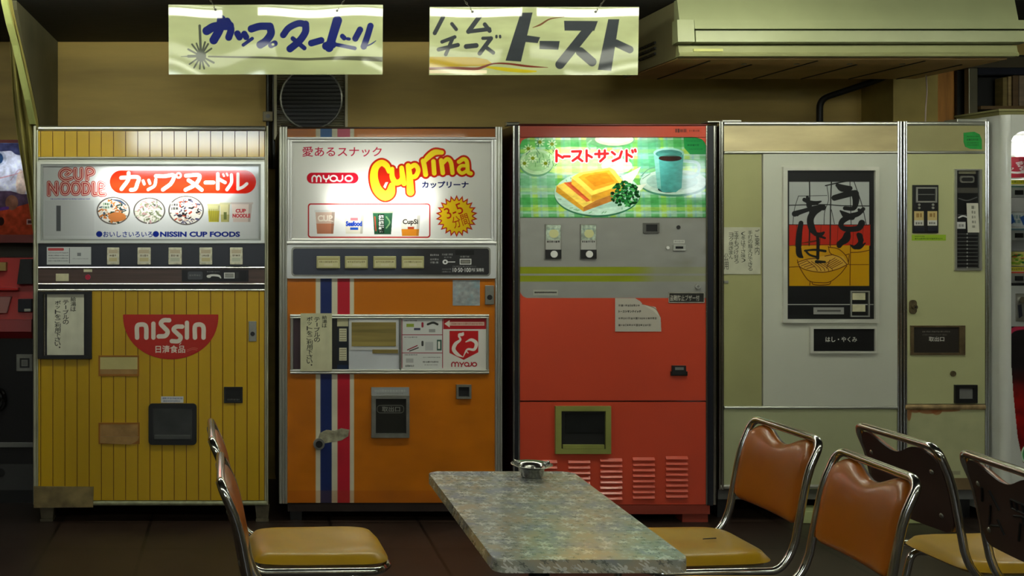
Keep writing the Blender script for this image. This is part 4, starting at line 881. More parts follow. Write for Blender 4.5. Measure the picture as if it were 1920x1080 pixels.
# ================================================================ pale green noodle machine
def pale_machine():
    r = empty('vending_machine', ((1600 - PX0) * .0025, .28, 0), 'pale green two-door vending machine with black brush writing on a noodle bowl picture', 'vending machine')
    F = Frame(r)
    M_P = mat('pale_green_panel', (186, 188, 140), .35, coat=.2, var=.06, scale=2)
    M_L = mat('light_grey_door', (198, 200, 186), .4, var=.05, scale=2)
    M_TOP = mat('pale_top_panel', (206, 190, 144), .22, .3, var=.2, scale=3, stretch=(1, 1, 4))
    F.part('cabinet', mat('green_shell', (112, 114, 84), .5), (1349, 230, 1853, 916), .012, .57)
    def posts(specs, m=M_CHROME):
        bm = BM()
        for x0, x1 in specs: F.round_v(bm, x0, x1, 228, 917, -.01, .012)
        return obj('door_trim', bm, m, r)
    posts(((1347, 1350.5), (1351, 1356.5))); posts(((1681, 1686), (1686, 1690.5))); posts(((1692, 1697), (1697, 1699))); posts(((1845, 1849), (1849, 1853.5)))
    bm = BM(); F.round_h(bm, 1357, 1681, 228, 236, -.009, .012); F.round_h(bm, 1699, 1845, 228, 236, -.009, .012); obj('top_trim', bm, M_ALU, r)
    bm = BM(); F.bx(bm, 1358, 224, 1394, 228, .02, .1, .002); F.bx(bm, 1330, 226, 1354, 229, .02, .1, .002); obj('hinge_plate', bm, M_ALU, r)
    bm = BM(); F.bx(bm, 1800, 222, 1856, 228, .02, .12, .002); obj('hinge_plate', bm, M_ALU, r)
    F.part('top_panel', M_TOP, (1357, 236, 1681, 283), -.002, .012); F.part('top_panel', mat('pale_top_olive', (160, 154, 108), .3, .1, var=.1), (1699, 236, 1845, 283), -.002, .012)
    bm = BM(); F.round_h(bm, 1357, 1681, 283, 289, -.009, .012); obj('trim_strip', bm, M_ALU, r)
    bm = BM(); F.round_h(bm, 1699, 1845, 283, 289, -.009, .012); obj('trim_strip', bm, M_ALU, r)
    F.part('side_panel', mat('olive_panel', (162, 162, 112), .4, var=.1, scale=2.5), (1357, 289, 1428, 761), -.001, .012)
    F.part('main_door', M_L, (1430, 289, 1681, 761), -.006, .012)
    bm = BM(); F.round_h(bm, 1357, 1681, 761, 767, -.01, .012); obj('trim_strip', bm, M_ALU, r)
    F.part('lower_panel', mat('lower_green', (172, 176, 138), .4, var=.06, scale=2), (1357, 767, 1681, 908), -.001, .012)
    bm = BM(); F.round_h(bm, 1350, 1690, 908, 917, -.009, .012); obj('bottom_trim', bm, M_ALU, r)
    # picture
    bm = BM(); F.ring(bm, (1465, 313, 1644, 605), (1473, 320, 1637, 598), -.02, -.004); p = obj('picture_frame', bm, mat('frame_white', (206, 206, 194), .35, .2), r)
    a = Art(1472, 319, 1638, 599, 2, (26, 26, 27)); a.rect(1478, 341, 1628, 421, (176, 180, 178)); a.rect(1478, 421, 1630, 461, (186, 40, 22)); a.rect(1478, 460, 1628, 536, (196, 144, 4))
    a.at(1460, 310, 7.2); bk = (24, 24, 24)
    for y0, x0 in ((802, 130), (802, 300), (802, 480)): pass
    for p_, wd in (([(404, 200), (408, 600), (400, 1080)], 16), ([(700, 220), (690, 500), (682, 1080)], 16), ([(130, 540), (600, 530), (840, 545), (1235, 550)], 13), ([(950, 210), (965, 800)], 10), ([(620, 275), (800, 235), (990, 200)], 16),
                   ([(255, 415), (640, 408)], 7), ([(255, 415), (200, 600), (180, 800)], 7), ([(640, 280), (660, 470), (610, 620), (600, 800)], 8), ([(700, 600), (740, 790)], 8), ([(1005, 220), (1110, 530), (1170, 800)], 10), ([(120, 800), (1210, 806)], 8)):
        a.line(p_, wd, bk)
    for x in (230, 420, 560, 790, 1000, 1130): a.line([(x, 806), (x - 14, 1080)], 7, (80, 20, 12), .8)
    for p_, wd in (([(335, 465), (400, 500)], 42), ([(375, 430), (400, 540)], [30, 60]), ([(400, 505), (480, 510), (558, 488)], [50, 44, 16]), ([(205, 655), (330, 615), (470, 575), (590, 570)], [60, 46, 44, 60]), ([(215, 650), (240, 665)], 36),
                   ([(560, 570), (460, 640), (415, 740), (440, 860), (490, 930)], [60, 72, 72, 70, 40]), ([(480, 930), (560, 930), (600, 905)], [36, 40, 20]), ([(290, 780), (270, 900), (255, 1080)], [50, 60, 66]),
                   ([(780, 270), (850, 310), (955, 310)], [40, 76, 46]), ([(740, 440), (900, 395), (1000, 375), (1040, 385)], [60, 66, 60, 40]), ([(1020, 385), (1030, 480), (1000, 580), (880, 580)], [80, 70, 46, 40]),
                   ([(820, 615), (900, 680), (980, 700)], [16, 70, 60]), ([(1130, 590), (1060, 655), (950, 690), (850, 750), (830, 820), (900, 860), (1060, 850), (1110, 780)], [40, 50, 60, 60, 50, 56, 60, 70]), ([(1070, 600), (1110, 630)], 30),
                   ([(930, 890), (900, 990), (800, 1060)], [40, 80, 50]), ([(1090, 940), (1110, 1010)], 40)):
        a.line(p_, [q * 1.28 for q in wd] if isinstance(wd, list) else wd * 1.28, bk)
    a.at(1460, 440, 6.353); br = (84, 34, 8)
    for p_, wd in (([(120, 130), (500, 120), (690, 120)], 7), ([(95, 388), (225, 380)], 8), ([(828, 356), (1060, 356)], 7), ([(845, 130), (838, 600)], 9), ([(845, 212), (960, 206), (1090, 180)], 9), ([(255, 100), (400, 80), (480, 60)], [6, 20, 6])):
        a.line(p_, wd, br)
    a.poly([(212, 330), (330, 290), (620, 235), (760, 260), (815, 345), (700, 400), (540, 445), (380, 430), (240, 380)], (206, 160, 60))
    for p_ in ([(212, 300), (240, 378), (340, 425), (520, 447), (690, 410), (815, 350)], [(235, 380), (300, 490), (365, 555), (480, 570), (600, 560), (720, 470), (800, 370)], [(365, 555), (360, 600)], [(385, 565), (400, 590), (480, 600), (590, 590), (610, 560)], [(212, 330), (330, 292), (450, 280)], [(540, 255), (640, 236)],
               [(580, 140), (610, 225), (720, 270), (800, 350)], [(590, 150), (700, 170), (790, 250), (820, 330)], [(790, 240), (830, 228)], [(830, 240), (820, 350)], [(600, 60), (605, 150)]):
        a.line(p_, 9, br)
    for i in range(6): a.line([(560 + 34 * i, 400 - 4 * i), (600 + 36 * i, 300 + 8 * i)], 7, br) if i < 1 else a.line([(530 + 18 * i, 330 + 14 * i), (640 + 22 * i, 262 + 14 * i)], 7, br)
    for i in range(5): a.line([(330 + 50 * i, 308 + 10 * i), (420 + 50 * i, 380 + 6 * i), (450 + 45 * i, 430)], 7, br)
    for i in range(4): a.line([(225 + 34 * i, 355 + 16 * i), (330 + 30 * i, 310 + 22 * i)], 7, br)
    for p_, wd in (([(232, 0), (226, 120), (235, 230), (275, 270)], [44, 60, 70, 20]), ([(450, -10), (458, 100), (455, 280)], 38), ([(300, 190), (420, 180), (545, 195)], [20, 26, 30]), ([(310, 190), (360, 240), (460, 270)], [26, 24, 26]), ([(440, 322), (540, 325)], [40, 26]), ([(480, 20), (540, 40)], 26),
                   ([(710, 130), (760, 70), (800, 0)], [60, 60, 70]), ([(940, 0), (965, 90), (900, 150), (840, 120)], [50, 60, 50, 10]), ([(900, 155), (960, 150), (1020, 100)], [40, 40, 14])):
        a.line(p_, wd, (20, 20, 20))
    a.at()
    a.rect(1473, 570, 1636, 571.6, (190, 190, 184))
    a.on(F, 'noodle_picture', M_GLOSS, -.008, p, label='black framed picture of noodles in grey, red and yellow')
    aa = Art(1523, 576, 1580, 589, 2.4, (150, 150, 146)); aa.rect(1530, 581, 1574, 584, (70, 70, 70)); aa.rect(1524, 577, 1579, 588, (150, 150, 146), 0, .1); aa.on(F, 'name_plate', M_GLOSS, -.011, p)
    bm = BM(); F.ring(bm, (1592, 545, 1628, 594), (1594.5, 547.5, 1625.5, 591.5), -.014, -.006); q = obj('card_holder', bm, M_ALU, p)
    for y in (549, 571): F.part('price_card', M_CREAM, (1596, y, 1620, y + 13), -.011, -.008, 0, q)
    bm = BM(); F.ring(bm, (1516, 612, 1640, 662), (1522, 616, 1637, 658), -.018, -.004); q = obj('chopstick_box', bm, MATS['frame_white'], r)
    aa = Art(1522, 616, 1637, 658, 2, (24, 24, 25)); aa.text('はし・やくみ', 1546, 631, 1605, 641, (214, 212, 204), .02); aa.on(F, 'box_flap', M_GLOSS, -.009, q)
    # handwritten notice
    a = Art(1353, 426, 1425, 514, 2.4, (190, 190, 168))
    for t, xc, y0, y1 in (('ご案内', 1419, 429, 478), ('手打の麺えびできる', 1406, 432, 508), ('（冬は下さ味）', 1393, 434, 492), ('玉子もつけ好ろ', 1380, 434, 494), ('ヨク焼きまん', 1370, 436, 486)): a.column(t, xc, y0, y1, 9, (52, 52, 46), .0)
    a.column('公用', 1361, 474, 506, 9, (52, 52, 46), .0); a.blotch(.1, 4, 3)
    a.on(F, 'handwritten_notice', M_PRINT, -.004)
    bm = BM(); F.bx(bm, 1357, 526, 1365, 531, -.005, -.001); obj('magnet', bm, M_STEEL, r)
    # narrow door
    F.part('narrow_door', M_P, (1699, 289, 1845, 757), -.005, .012)
    bm = BM(); F.poly(bm, [(1806, 249), (1826, 247), (1836, 252), (1840, 262), (1840, 280), (1818, 279), (1809, 275), (1806, 266)], -.0035, -.001); q = obj('leaf_sticker', bm, mat('leaf_green', (30, 150, 60), .4, var=.15, scale=40), r)
    aa = Art(1810, 254, 1836, 276, 2.4, (30, 150, 60)); aa.mask = aa.d_rect(1811, 255, 1835, 275); [aa.marks(1812, y, 1834, y + h, h, (14, 70, 30), .8) for y, h in ((255, 2), (260, 4), (267, 2), (271, 2))]; aa.on(F, 'sticker_print', M_PRINT, -.0042, q)
    F.part('selector_plate', M_BLACK, (1709, 347, 1757, 437), -.012, -.004, .002)
    bm = BM(); F.ring(bm, (1714, 351, 1753, 380), (1717, 354, 1750, 377), -.017, -.01); q = obj('selector_window', bm, M_ALU, r); F.part('window_glass', M_DARK, (1717, 354, 1750, 377), -.013, -.01, 0, q)
    F.part('window_bar', M_GREY, (1718, 364, 1749, 365.5), -.0145, -.012, 0, q)
    for x in (1720, 1746):
        for y in (384, 390): bm = BM(); F.disc(bm, x, y, 2.2, -.016, -.01, 12); obj('indicator', bm, M_ALU, r)
    for x in (1711, 1736):
        aa = Art(x, 396, x + 18, 423, 2.4, (200, 178, 120)); aa.rect(x, 413, x + 18, 423, (206, 206, 200)); aa.marks(x + 4, 399, x + 14, 408, 8, (110, 70, 20)); aa.marks(x + 3, 416, x + 15, 421, 5, (60, 60, 60)); aa.on(F, 'price_card', M_GLOSS, -.0126)
        F.part('push_button', M_NAVY, (x, 425, x + 18, 434), -.017, -.012, .002)
    aa = Art(1708, 440, 1772, 451, 2, (150, 184, 40)); aa.marks(1714, 442, 1732, 444, 2.4, (60, 80, 20)); aa.marks(1714, 446, 1766, 449, 3, (60, 90, 20)); aa.on(F, 'green_strip', M_PRINT, -.0062)
    bm = BM(); F.ring(bm, (1787, 317, 1838, 507), (1791, 320, 1833, 503), -.014, -.004); q = obj('coin_column', bm, M_ALU, r)
    aa = Art(1791, 320, 1833, 503, 2, (24, 24, 26)); aa.rect(1796, 320, 1828, 326, (120, 118, 96)); aa.rect(1792, 352, 1832, 362, (76, 74, 68)); aa.line([(1796, 372), (1812, 376), (1830, 370)], 2, (90, 90, 90)); aa.marks(1794, 402, 1812, 404, 2.4, (150, 150, 150)); aa.line([(1796, 408), (1804, 405), (1814, 408)], 3, (206, 206, 206))
    aa.rect(1793, 416, 1809, 429, (206, 206, 204)); aa.marks(1796, 420, 1806, 426, 5, (90, 90, 90))
    for y in range(438, 503, 7): aa.rect(1792, y, 1832, y + 1.2, (100, 100, 98)); aa.rect(1811, y - 1, 1813, y + 2, (170, 170, 166))
    aa.on(F, 'coin_panel', M_GLOSS, -.006, q)
    bm = BM(); F.poly(bm, rrect(1797, 330, 1824, 343, 4), -.012, -.005); o = obj('coin_slot', bm, M_STEEL, q); bm = BM(); F.poly(bm, rrect(1800, 333, 1821, 340, 3), -.014, -.01); 
    bmm = bm; obj('slot_opening', bmm, M_DARK, q)
    aa = Art(1809, 381, 1831, 436, 2.4, (206, 204, 190)); [aa.marks(1818, y, 1825, y + 6, 6, (90, 90, 80), .7) for y in range(386, 430, 9)]; aa.mesh('paper_notice', M_PRINT, q, lambda X, Y: (F.x(X + .04 * (Y - 381)), F.y(-.012) + 0 * X, F.z(Y)))
    bm = BM(); F.poly(bm, rrect(1703, 562, 1716, 588, 6), -.014, -.004); F.disc(bm, 1709.5, 575, 4.5, -.03, -.012); q = obj('key_handle', bm, mat('rusty_metal', (104, 92, 66), .5, .6, var=.4, scale=40), r); bm = BM(); F.disc(bm, 1709.5, 575, 1.8, -.032, -.028, 12); obj('keyhole', bm, M_DARK, q)
    bm = BM(); F.ring(bm, (1705, 610, 1807, 665), (1711, 613, 1796, 661), -.012, -.004); q = obj('outlet', bm, mat('bronze_frame', (104, 88, 62), .4, .4, var=.3, scale=20), r)
    aa = Art(1711, 613, 1796, 661, 2, (48, 44, 40)); aa.marks(1728, 620, 1780, 623, 3, (150, 146, 136), .7); aa.marks(1728, 626, 1774, 629, 3, (130, 126, 116), .6); aa.text('取出口', 1740, 631, 1769, 640, (206, 204, 196), .02); aa.on(F, 'outlet_flap', M_GLOSS, -.006, q)
    bm = BM(); F.disc(bm, 1785, 700, 5, -.012, -.004); obj('screw', bm, MATS['rusty_metal'], r)
    bm = BM(); F.ring(bm, (1787, 721, 1829, 755), (1795, 727, 1822, 747), -.016, -.004); q = obj('coin_return', bm, M_BLACK, r); F.part('return_cup', M_GREY, (1795, 727, 1822, 747), -.006, -.004, 0, q)
    bm = BM(); F.round_h(bm, 1696, 1845, 758, 768, -.014, .012); obj('rusty_rail', bm, mat('rust_rail', (176, 150, 110), .4, .5, var=.4, scale=25), r)
    a = Art(1699, 768, 1845, 905, 1, (178, 180, 138))
    for x, w_, h_ in ((1704, 5, 20), (1740, 20, 7), (1756, 10, 9), (1770, 30, 3), (1716, 10, 5)): a.ell(x, 769, w_, h_, (150, 84, 44), .7)
    a.blotch(.06, 5, 6); a.rect(1776, 883, 1800, 890, (150, 146, 120)); a.on(F, 'lower_panel', print_mat('rust_marked', .4), -.002)
    F.part('panel_back', MATS['lower_green'], (1699, 768, 1845, 917), -.0005, .012)
    F.part('base_rail', mat('brown_base', (112, 92, 60), .6, var=.2), (1770, 896, 1853, 918), -.004, .012)
    F.part('plinth', M_GREY, (1360, 918, 1850, 944), .08, .5)
    F.part('kick_panel', mat('kick_green', (176, 186, 130), .4), (1490, 956, 1760, 979.8), -.02, .09, .004)
    for x in (1362, 1772, 1820):
        bm = BM(); F.bx(bm, x, 944, x + 24, 980, .1, .16); obj('foot', bm, M_BLACK, r); bm = BM(); F.bx(bm, x, 944, x + 24, 980, .42, .48); obj('foot', bm, M_BLACK, r)
pale_machine()

# ================================================================ drink machine at the right edge
def drink_machine():
    SX = 3.525
    r = empty('drink_machine', (SX + .5, .3, 0), 'white rounded drink vending machine with lit window of cans', 'vending machine')
    F = Frame(r, 5.17); M_W = mat('white_shell', (206, 208, 202), .3, coat=.3, var=.04)
    y0, y1 = F.y(0), F.y(.78); x0, x1 = -.5, .5
    z0, z1 = .04, 1.905; wz0, wz1 = F.z(535), F.z(246); wx0, wx1 = F.x(1896), .4
    def rc(x, yv): return x
    bm = BM()
    # shell: rounded vertical front edges, window opening left free
    rr = .035
    prof = [(x0, y1), (x0, y0 + rr)] + [(x0 + rr - rr * math.cos(t), y0 + rr - rr * math.sin(t)) for t in [PI / 2 * i / 6 for i in range(1, 7)]] + [(wx0 - .001, y0), (wx0 - .001, y1)]
    prism(bm, prof, 'z', z0, z1)
    prof2 = [(-p[0], p[1]) for p in prof[:-2]] + [(wx1, y0), (wx1, y1)]
    prism(bm, prof2, 'z', z0, z1)
    box(bm, wx0 - .001, wx1, y0, y1, wz1, z1); box(bm, wx0 - .001, wx1, y0, y1, z0, F.z(868)); box(bm, wx0 - .001, wx1, y0 + .25, y1, F.z(868), wz1)
    # arched upper corner of the window
    cr = .06; pts = [(wx0, wz1), (wx0, wz1 - cr)] + [(wx0 + cr - cr * math.cos(t), wz1 - cr + cr * math.sin(t)) for t in [PI / 2 * i / 6 for i in range(1, 7)]]
    prism(bm, pts, 'y', y0, y0 + .02)
    obj('cabinet', bm, M_W, r, auto=35)
    F.part('display_back', M_WHITE, (1896, 246, 2180, 535), .24, .25)
    bm = BM(); tube(bm, [(wx0 + .04, y0 + .06, wz1 - .03), (wx1 - .04, y0 + .06, wz1 - .03)], .012, 8); obj('lamp_tube', bm, emit('lamp_drink', (1, 1, .95), 14), r)
    g = bpy.data.materials.new('clear_window'); g.use_nodes = True; nt = g.node_tree
    b = nt.nodes['Principled BSDF']; b.inputs['Transmission Weight'].default_value = 1; b.inputs['Roughness'].default_value = 0; b.inputs['IOR'].default_value = 1.02
    F.part('window_pane', g, (1896.5, 246.5, 2180, 534), .004, .006)
    for yb, yt in ((369, 337), (450, 428), (531, 501)):
        b = F.part('shelf', mat('shelf_grey', (150, 152, 150), .4), (1896.5, yb - 18, 2180, yb), .03, .2); F.part('can_rest', M_WHITE, (1897, yt + .5, 2180, yb - 18), .032, .2, 0, b)
        aa = Art(1897, yt, 1960, yb - 18, 1.6, (214, 214, 206)); aa.rect(1897, yt, 1960, yt + 8, {369: (206, 196, 40), 450: (120, 160, 160), 531: (206, 190, 60)}[yb]); aa.marks(1899, yt + 2, 1950, yt + 6, 5, (60, 90, 40), .6); aa.rect(1897, yb - 21, 1960, yb - 18, {369: (60, 110, 100), 450: (90, 120, 140), 531: (206, 60, 40)}[yb]); aa.on(F, 'price_strip', M_GLOSS, .028, b)
        F.part('vend_button', M_BLACK, (1911, yb - 13, 1926, yb - 4), .024, .03, .001, b)
    # lower half
    F.part('coin_area', mat('coin_area_grey', (150, 152, 150), .4), (1896, 536, 2180, 612), -.002, .25)
    p = F.part('coin_panel', M_STEEL, (1903, 550, 1960, 602), -.008, -.002, .002)
    bm = BM(); F.disc(bm, 1913, 562, 6, -.016, -.008); obj('coin_knob', bm, M_CHROME, p); bm = BM(); F.poly(bm, [(1906, 572), (1912, 570), (1914, 592), (1908, 596)], -.012, -.008); obj('coin_lever', bm, M_NAVY, p)
    a = Art(1896, 612, 2178, 868, 1, (24, 20, 24))
    fy = np.clip((a.Y - 690) / 60, 0, 1)[..., None]; a.C = a.C * (1 - fy) + np.array((150, 22, 20)) * fy
    a.blotch(.5, 14, 9); a.line([(1890, 626), (1905, 616), (1940, 612)], 8, (170, 40, 70)); g2 = np.clip((a.Y - 800) / 60, 0, 1)[..., None]; a.C = a.C * (1 - g2 * .6) + np.array((70, 10, 16)) * g2 * .6
    a.mask = a.d_poly([(1896, 612), (2178, 612), (2178, 868), (1918, 868), (1908, 820), (1900, 740), (1896.5, 690)])
    a.ell(1930, 852, 16, 20, (206, 240, 206)); a.ell(1930, 852, 13, 17, (60, 150, 80))
    a.on(F, 'poster', M_GLOSS, -.001)
    F.part('poster_back', M_W, (1896, 612, 2180, 868), .0, .25)
    for x in (x0 + .08, x1 - .14):
        obj('foot', box(BM(), x, x + .06, y0 + .06, y0 + .12, 0, .04), M_BLACK, r); obj('foot', box(BM(), x, x + .06, y1 - .12, y1 - .06, 0, .04), M_BLACK, r)
    return F, r
FD, RD = drink_machine()
def can(px, ytop, ybot, base, draw, label):
    d = 5.17 + .09; k = d / FPX; h = (ybot - ytop) * k; rad = .033
    zb = EYE - (ybot - PY0) * k; cx = (px - PX0) * k
    r = empty('drink_can', (cx, d - D0, zb), label, 'drink can', group='sample cans in the lit drink window')
    a = Art(0, 0, 100, 60, 1.4, base); draw(a)
    a.mesh('body', M_GLOSS, r, lambda X, Y: (-rad * np.cos(X / 100 * 2 * PI - PI / 2 + PI), rad * np.sin(X / 100 * 2 * PI - PI / 2 + PI), h * (.06 + .88 * (1 - Y / 60))))
    bm = BM(); lathe(bm, [(.001, .002), (.026, .002), (rad, h * .06)], 24); obj('bottom', bm, M_ALU, r)
    bm = BM(); lathe(bm, [(rad, h * .94), (.027, h), (.025, h - .004), (.001, h - .004)], 24); obj('lid', bm, M_ALU, r)
def coke(a):
    a.line([(0, 46), (30, 38), (60, 46), (100, 36)], 6, (230, 226, 222)); a.text('Coca-Cola', 8, 12, 46, 30, (236, 232, 228), .02, -1.2); a.text('Coca-Cola', 30, 20, 66, 40, (236, 232, 228), .03, -1.2); a.text('Coca-Cola', 62, 12, 100, 30, (236, 232, 228), .02, -1.2)
def blue(a):
    for x in (10, 40, 70): a.poly([(x, 6), (x + 16, 20), (x + 8, 54), (x - 6, 40)], (40, 90, 170)); a.marks(x + 14, 10, x + 28, 26, 8, (90, 130, 140)); a.marks(x + 14, 30, x + 28, 46, 8, (90, 130, 140))
def green(a):
    for _ in range(80): a.ell(random.uniform(0, 100), random.uniform(8, 52), random.uniform(3, 7), random.uniform(2, 5), random.choice([(60, 150, 40), (30, 110, 40), (150, 190, 50), (206, 90, 40)]))
can(1908, 292, 336, (176, 24, 50), coke, 'red cola can on the upper shelf of the lit window')
can(1908, 397, 427, (206, 212, 214), blue, 'white and blue can on the middle shelf of the lit window')
can(1908, 470, 500, (216, 210, 120), green, 'yellow-green can on the lower shelf of the lit window')

# ================================================================ arcade cabinet at the left edge
def arcade():
    d = 5.62; r = empty('arcade_cabinet', ((-60 - PX0) * d / FPX, d - D0 + .4, 0), 'red and black arcade game cabinet with a lit picture panel above', 'arcade machine')
    F = Frame(r, d); X0, X1 = -180, 64
    M_AB = mat('arcade_black', (22, 22, 23), .35, coat=.2); M_AR = mat('arcade_red', (186, 24, 24), .35, coat=.3)
    a = Art(-110, 268, 66, 440, 1.3, (206, 214, 232))
    a.rect(-110, 268, 66, 282, (60, 64, 100)); a.line([(-20, 280), (20, 276), (36, 284), (66, 280)], 14, (60, 66, 104)); a.ell(0, 297, 12, 13, (170, 180, 200)); a.ell(-2, 297, 8, 10, (40, 70, 110)); a.line([(0, 334), (24, 328), (44, 322)], 2, (200, 150, 160)); a.line([(20, 338), (36, 318), (46, 330)], 2, (190, 170, 190))
    a.ell(40, 345, 10, 26, (230, 200, 170), .7); a.poly([(-110, 358), (20, 358), (40, 364), (66, 364), (66, 400), (-110, 400)], (86, 70, 92)); a.poly([(-110, 392), (0, 392), (30, 388), (66, 378), (66, 445), (-110, 445)], (184, 74, 44)); a.ell(22, 380, 12, 14, (140, 100, 80)); a.line([(0, 392), (14, 390)], 6, (96, 60, 140))
    a.blotch(.35, 22, 4); a.rect(50, 411, 62, 421, (214, 190, 180)); a.rect(52, 413, 60, 419, (90, 50, 50)); a.ell(2, 415, 6, 8, (50, 30, 30))
    a.on(F, 'picture_panel', M_LIT, .0)
    bm = BM(); F.bx(bm, X0, 262, X1, 268, .0, .3); F.bx(bm, X0, 440, X1, 455, -.004, .3); F.bx(bm, X0, 262, X0 + 60, 455, .0, .3); F.bx(bm, X0, 268, X1, 440, .24, .3)
    h = obj('panel_housing', bm, mat('arcade_darkred', (110, 24, 16), .4), r)
    bm = BM(); tube(bm, [(F.x(-100), F.y(.09), F.z(310)), (F.x(55), F.y(.09), F.z(310))], .012, 8); obj('lamp_tube', bm, emit('lamp_arcade', (.9, .95, 1), 9), h)
    F.part('support_post', mat('arcade_post', (64, 58, 40), .5), (X0, 455, X1, 484), .2, .3)
    bm = BM(); prism(bm, [(F.y(.05), F.z(484)), (F.y(.32), F.z(484)), (F.y(.32), F.z(600)), (F.y(-.02), F.z(600))], 'x', F.x(X0), F.x(X1 - 2)); p = obj('control_console', bm, M_AR, r)
    bm = BM(); F.poly(bm, [(40, 486), (62, 486), (62, 532), (34, 532)], -.03, .05); obj('black_inset', bm, M_AB, p)
    F.part('badge', mat('badge_beige', (170, 140, 80), .4), (-6, 492, 11, 508), .0, .06, .002, p)
    F.part('red_rail', M_AR, (X0, 539, 36, 544), -.03, .05, .003, p)
    bm = BM(); F.poly(bm, [(-30, 556), (23, 556), (15, 586), (-30, 586)], -.035, .0); obj('instruction_card', bm, mat('card_pinkish', (160, 110, 106), .5), p)
    F.part('grey_slot', M_NAVY, (36, 560, 62, 584), -.034, .0, .002, p); F.part('bright_latch', M_ALU, (48, 578, 60, 583), -.04, -.03, .002, p)
    bm = BM(); prism(bm, [(F.y(-.04), F.z(598)), (F.y(.32), F.z(598)), (F.y(.32), F.z(634)), (F.y(-.01), F.z(634)), (F.y(-.05), F.z(620))], 'x', F.x(X0), F.x(X1 - 2)); obj('red_shelf', bm, mat('arcade_red_dark', (150, 36, 40), .4), r)
    F.part('lower_body', M_AB, (X0, 634, X1 - 1, 962), .0, .4)
    q = F.part('coin_door', M_STEEL, (31, 664, 62, 696), -.01, .0, .003); bm = BM(); F.ring(bm, (38, 671, 56, 689), (41, 674, 53, 686), -.015, -.009); obj('coin_door_rim', bm, M_BLACK, q); F.part('coin_door_plate', M_GREY, (43, 676, 51, 684), -.013, -.009, 0, q)
    bm = BM(); tube(bm, [(F.x(0) + .03 * math.cos(t), F.y(-.03) , F.z(748) + .05 * math.sin(t)) for t in [2 * PI * i / 20 for i in range(20)]], .012, 8, True); tube(bm, [(F.x(0), F.y(-.03), F.z(748)), (F.x(0), F.y(.0), F.z(748))], .012, 8); obj('hand_wheel', bm, mat('gloss_black', (14, 14, 15), .1), r)
    F.part('metal_bar', M_GREY, (X0, 829, X1 - 1, 838), -.012, .0, .002); F.part('foot_plate', mat('plate_grey', (70, 70, 70), .5, .2), (X0, 870, X1 - 1, 918), -.01, .0)
    bm = BM(); F.disc(bm, 2, 885, 8, -.02, -.01); obj('plate_bolt', bm, M_BLACK, r)
    for x in (X0 + 10, X1 - 30): F.part('foot', M_DARK, (x, 962, x + 20, 943 + 1), .03, .35) if False else obj('foot', box(BM(), F.x(x), F.x(x + 20), F.y(.04), F.y(.3), 0, F.z(960)), M_DARK, r)
arcade()

# ================================================================ curtain beside the partition
def curtain():
    rows = [(-4, 14, 21, 4.88), (12, 16, 23, 4.91), (50, 17, 31, 5.0), (90, 19, 42, 5.12), (140, 21, 53, 5.24), (190, 24, 64, 5.36), (235, 29, 73, 5.5), (270, 34, 75, 5.54), (330, 44, 76, 5.58), (420, 60, 76, 5.6), (470, 66, 76, 5.6)]
    r = empty('curtain', (-1.03, .2, EYE - (470 - PY0) * 5.6 / FPX), 'green cloth curtain gathered beside the partition, above the arcade cabinet', 'curtain')
    bm = BM(); grid = []; n = 26; hem = []
    for py, xl, xr, d in rows:
        line = []
        for i in range(n + 1):
            t = i / n; px = xl + (xr - xl) * t
            dd = d - .02 + .035 * math.sin(t * 3.0 * 2 * PI) * min(1, (xr - xl) / 30) - .03 * (1 - t)
            line.append(Vector(((px - PX0) * dd / FPX, dd - D0, EYE - (py - PY0) * dd / FPX)) - r.location)
        grid.append(line)
    V = [[bm.verts.new(p) for p in l] for l in grid]
    for A, B_ in zip(V, V[1:]):
        for i in range(n): bm.faces.new((A[i], A[i + 1], B_[i + 1], B_[i]))
    o = obj('cloth', bm, mat('green_cloth', (176, 166, 92), .8, var=.15, scale=4), r, smooth=True)
    m = o.modifiers.new('thickness', 'SOLIDIFY'); m.thickness = .003
    m = o.modifiers.new('soft', 'SUBSURF'); m.levels = 1; m.render_levels = 1
    bm = BM(); A = []
    for l in grid[:7]:
        p = l[-1]; A.append([p + Vector((-.032, -.075, 0)), p + Vector((-.006, -.07, 0)), p + Vector((-.004, -.05, 0)), p + Vector((-.032, -.055, 0))])
    VV = [[bm.verts.new(q) for q in l] for l in A]
    for P_, Q_ in zip(VV, VV[1:]):
        for i in range(4): bm.faces.new((P_[i], P_[(i + 1) % 4], Q_[(i + 1) % 4], Q_[i]))
    bm.faces.new(VV[0]); bm.faces.new(VV[-1][::-1])
    obj('hem', bm, mat('green_hem_lit', (200, 210, 130), .7, var=.12), r, label='green hem painted brighter as a lit fold')  # lighter colour paints the light along this fold
curtain()

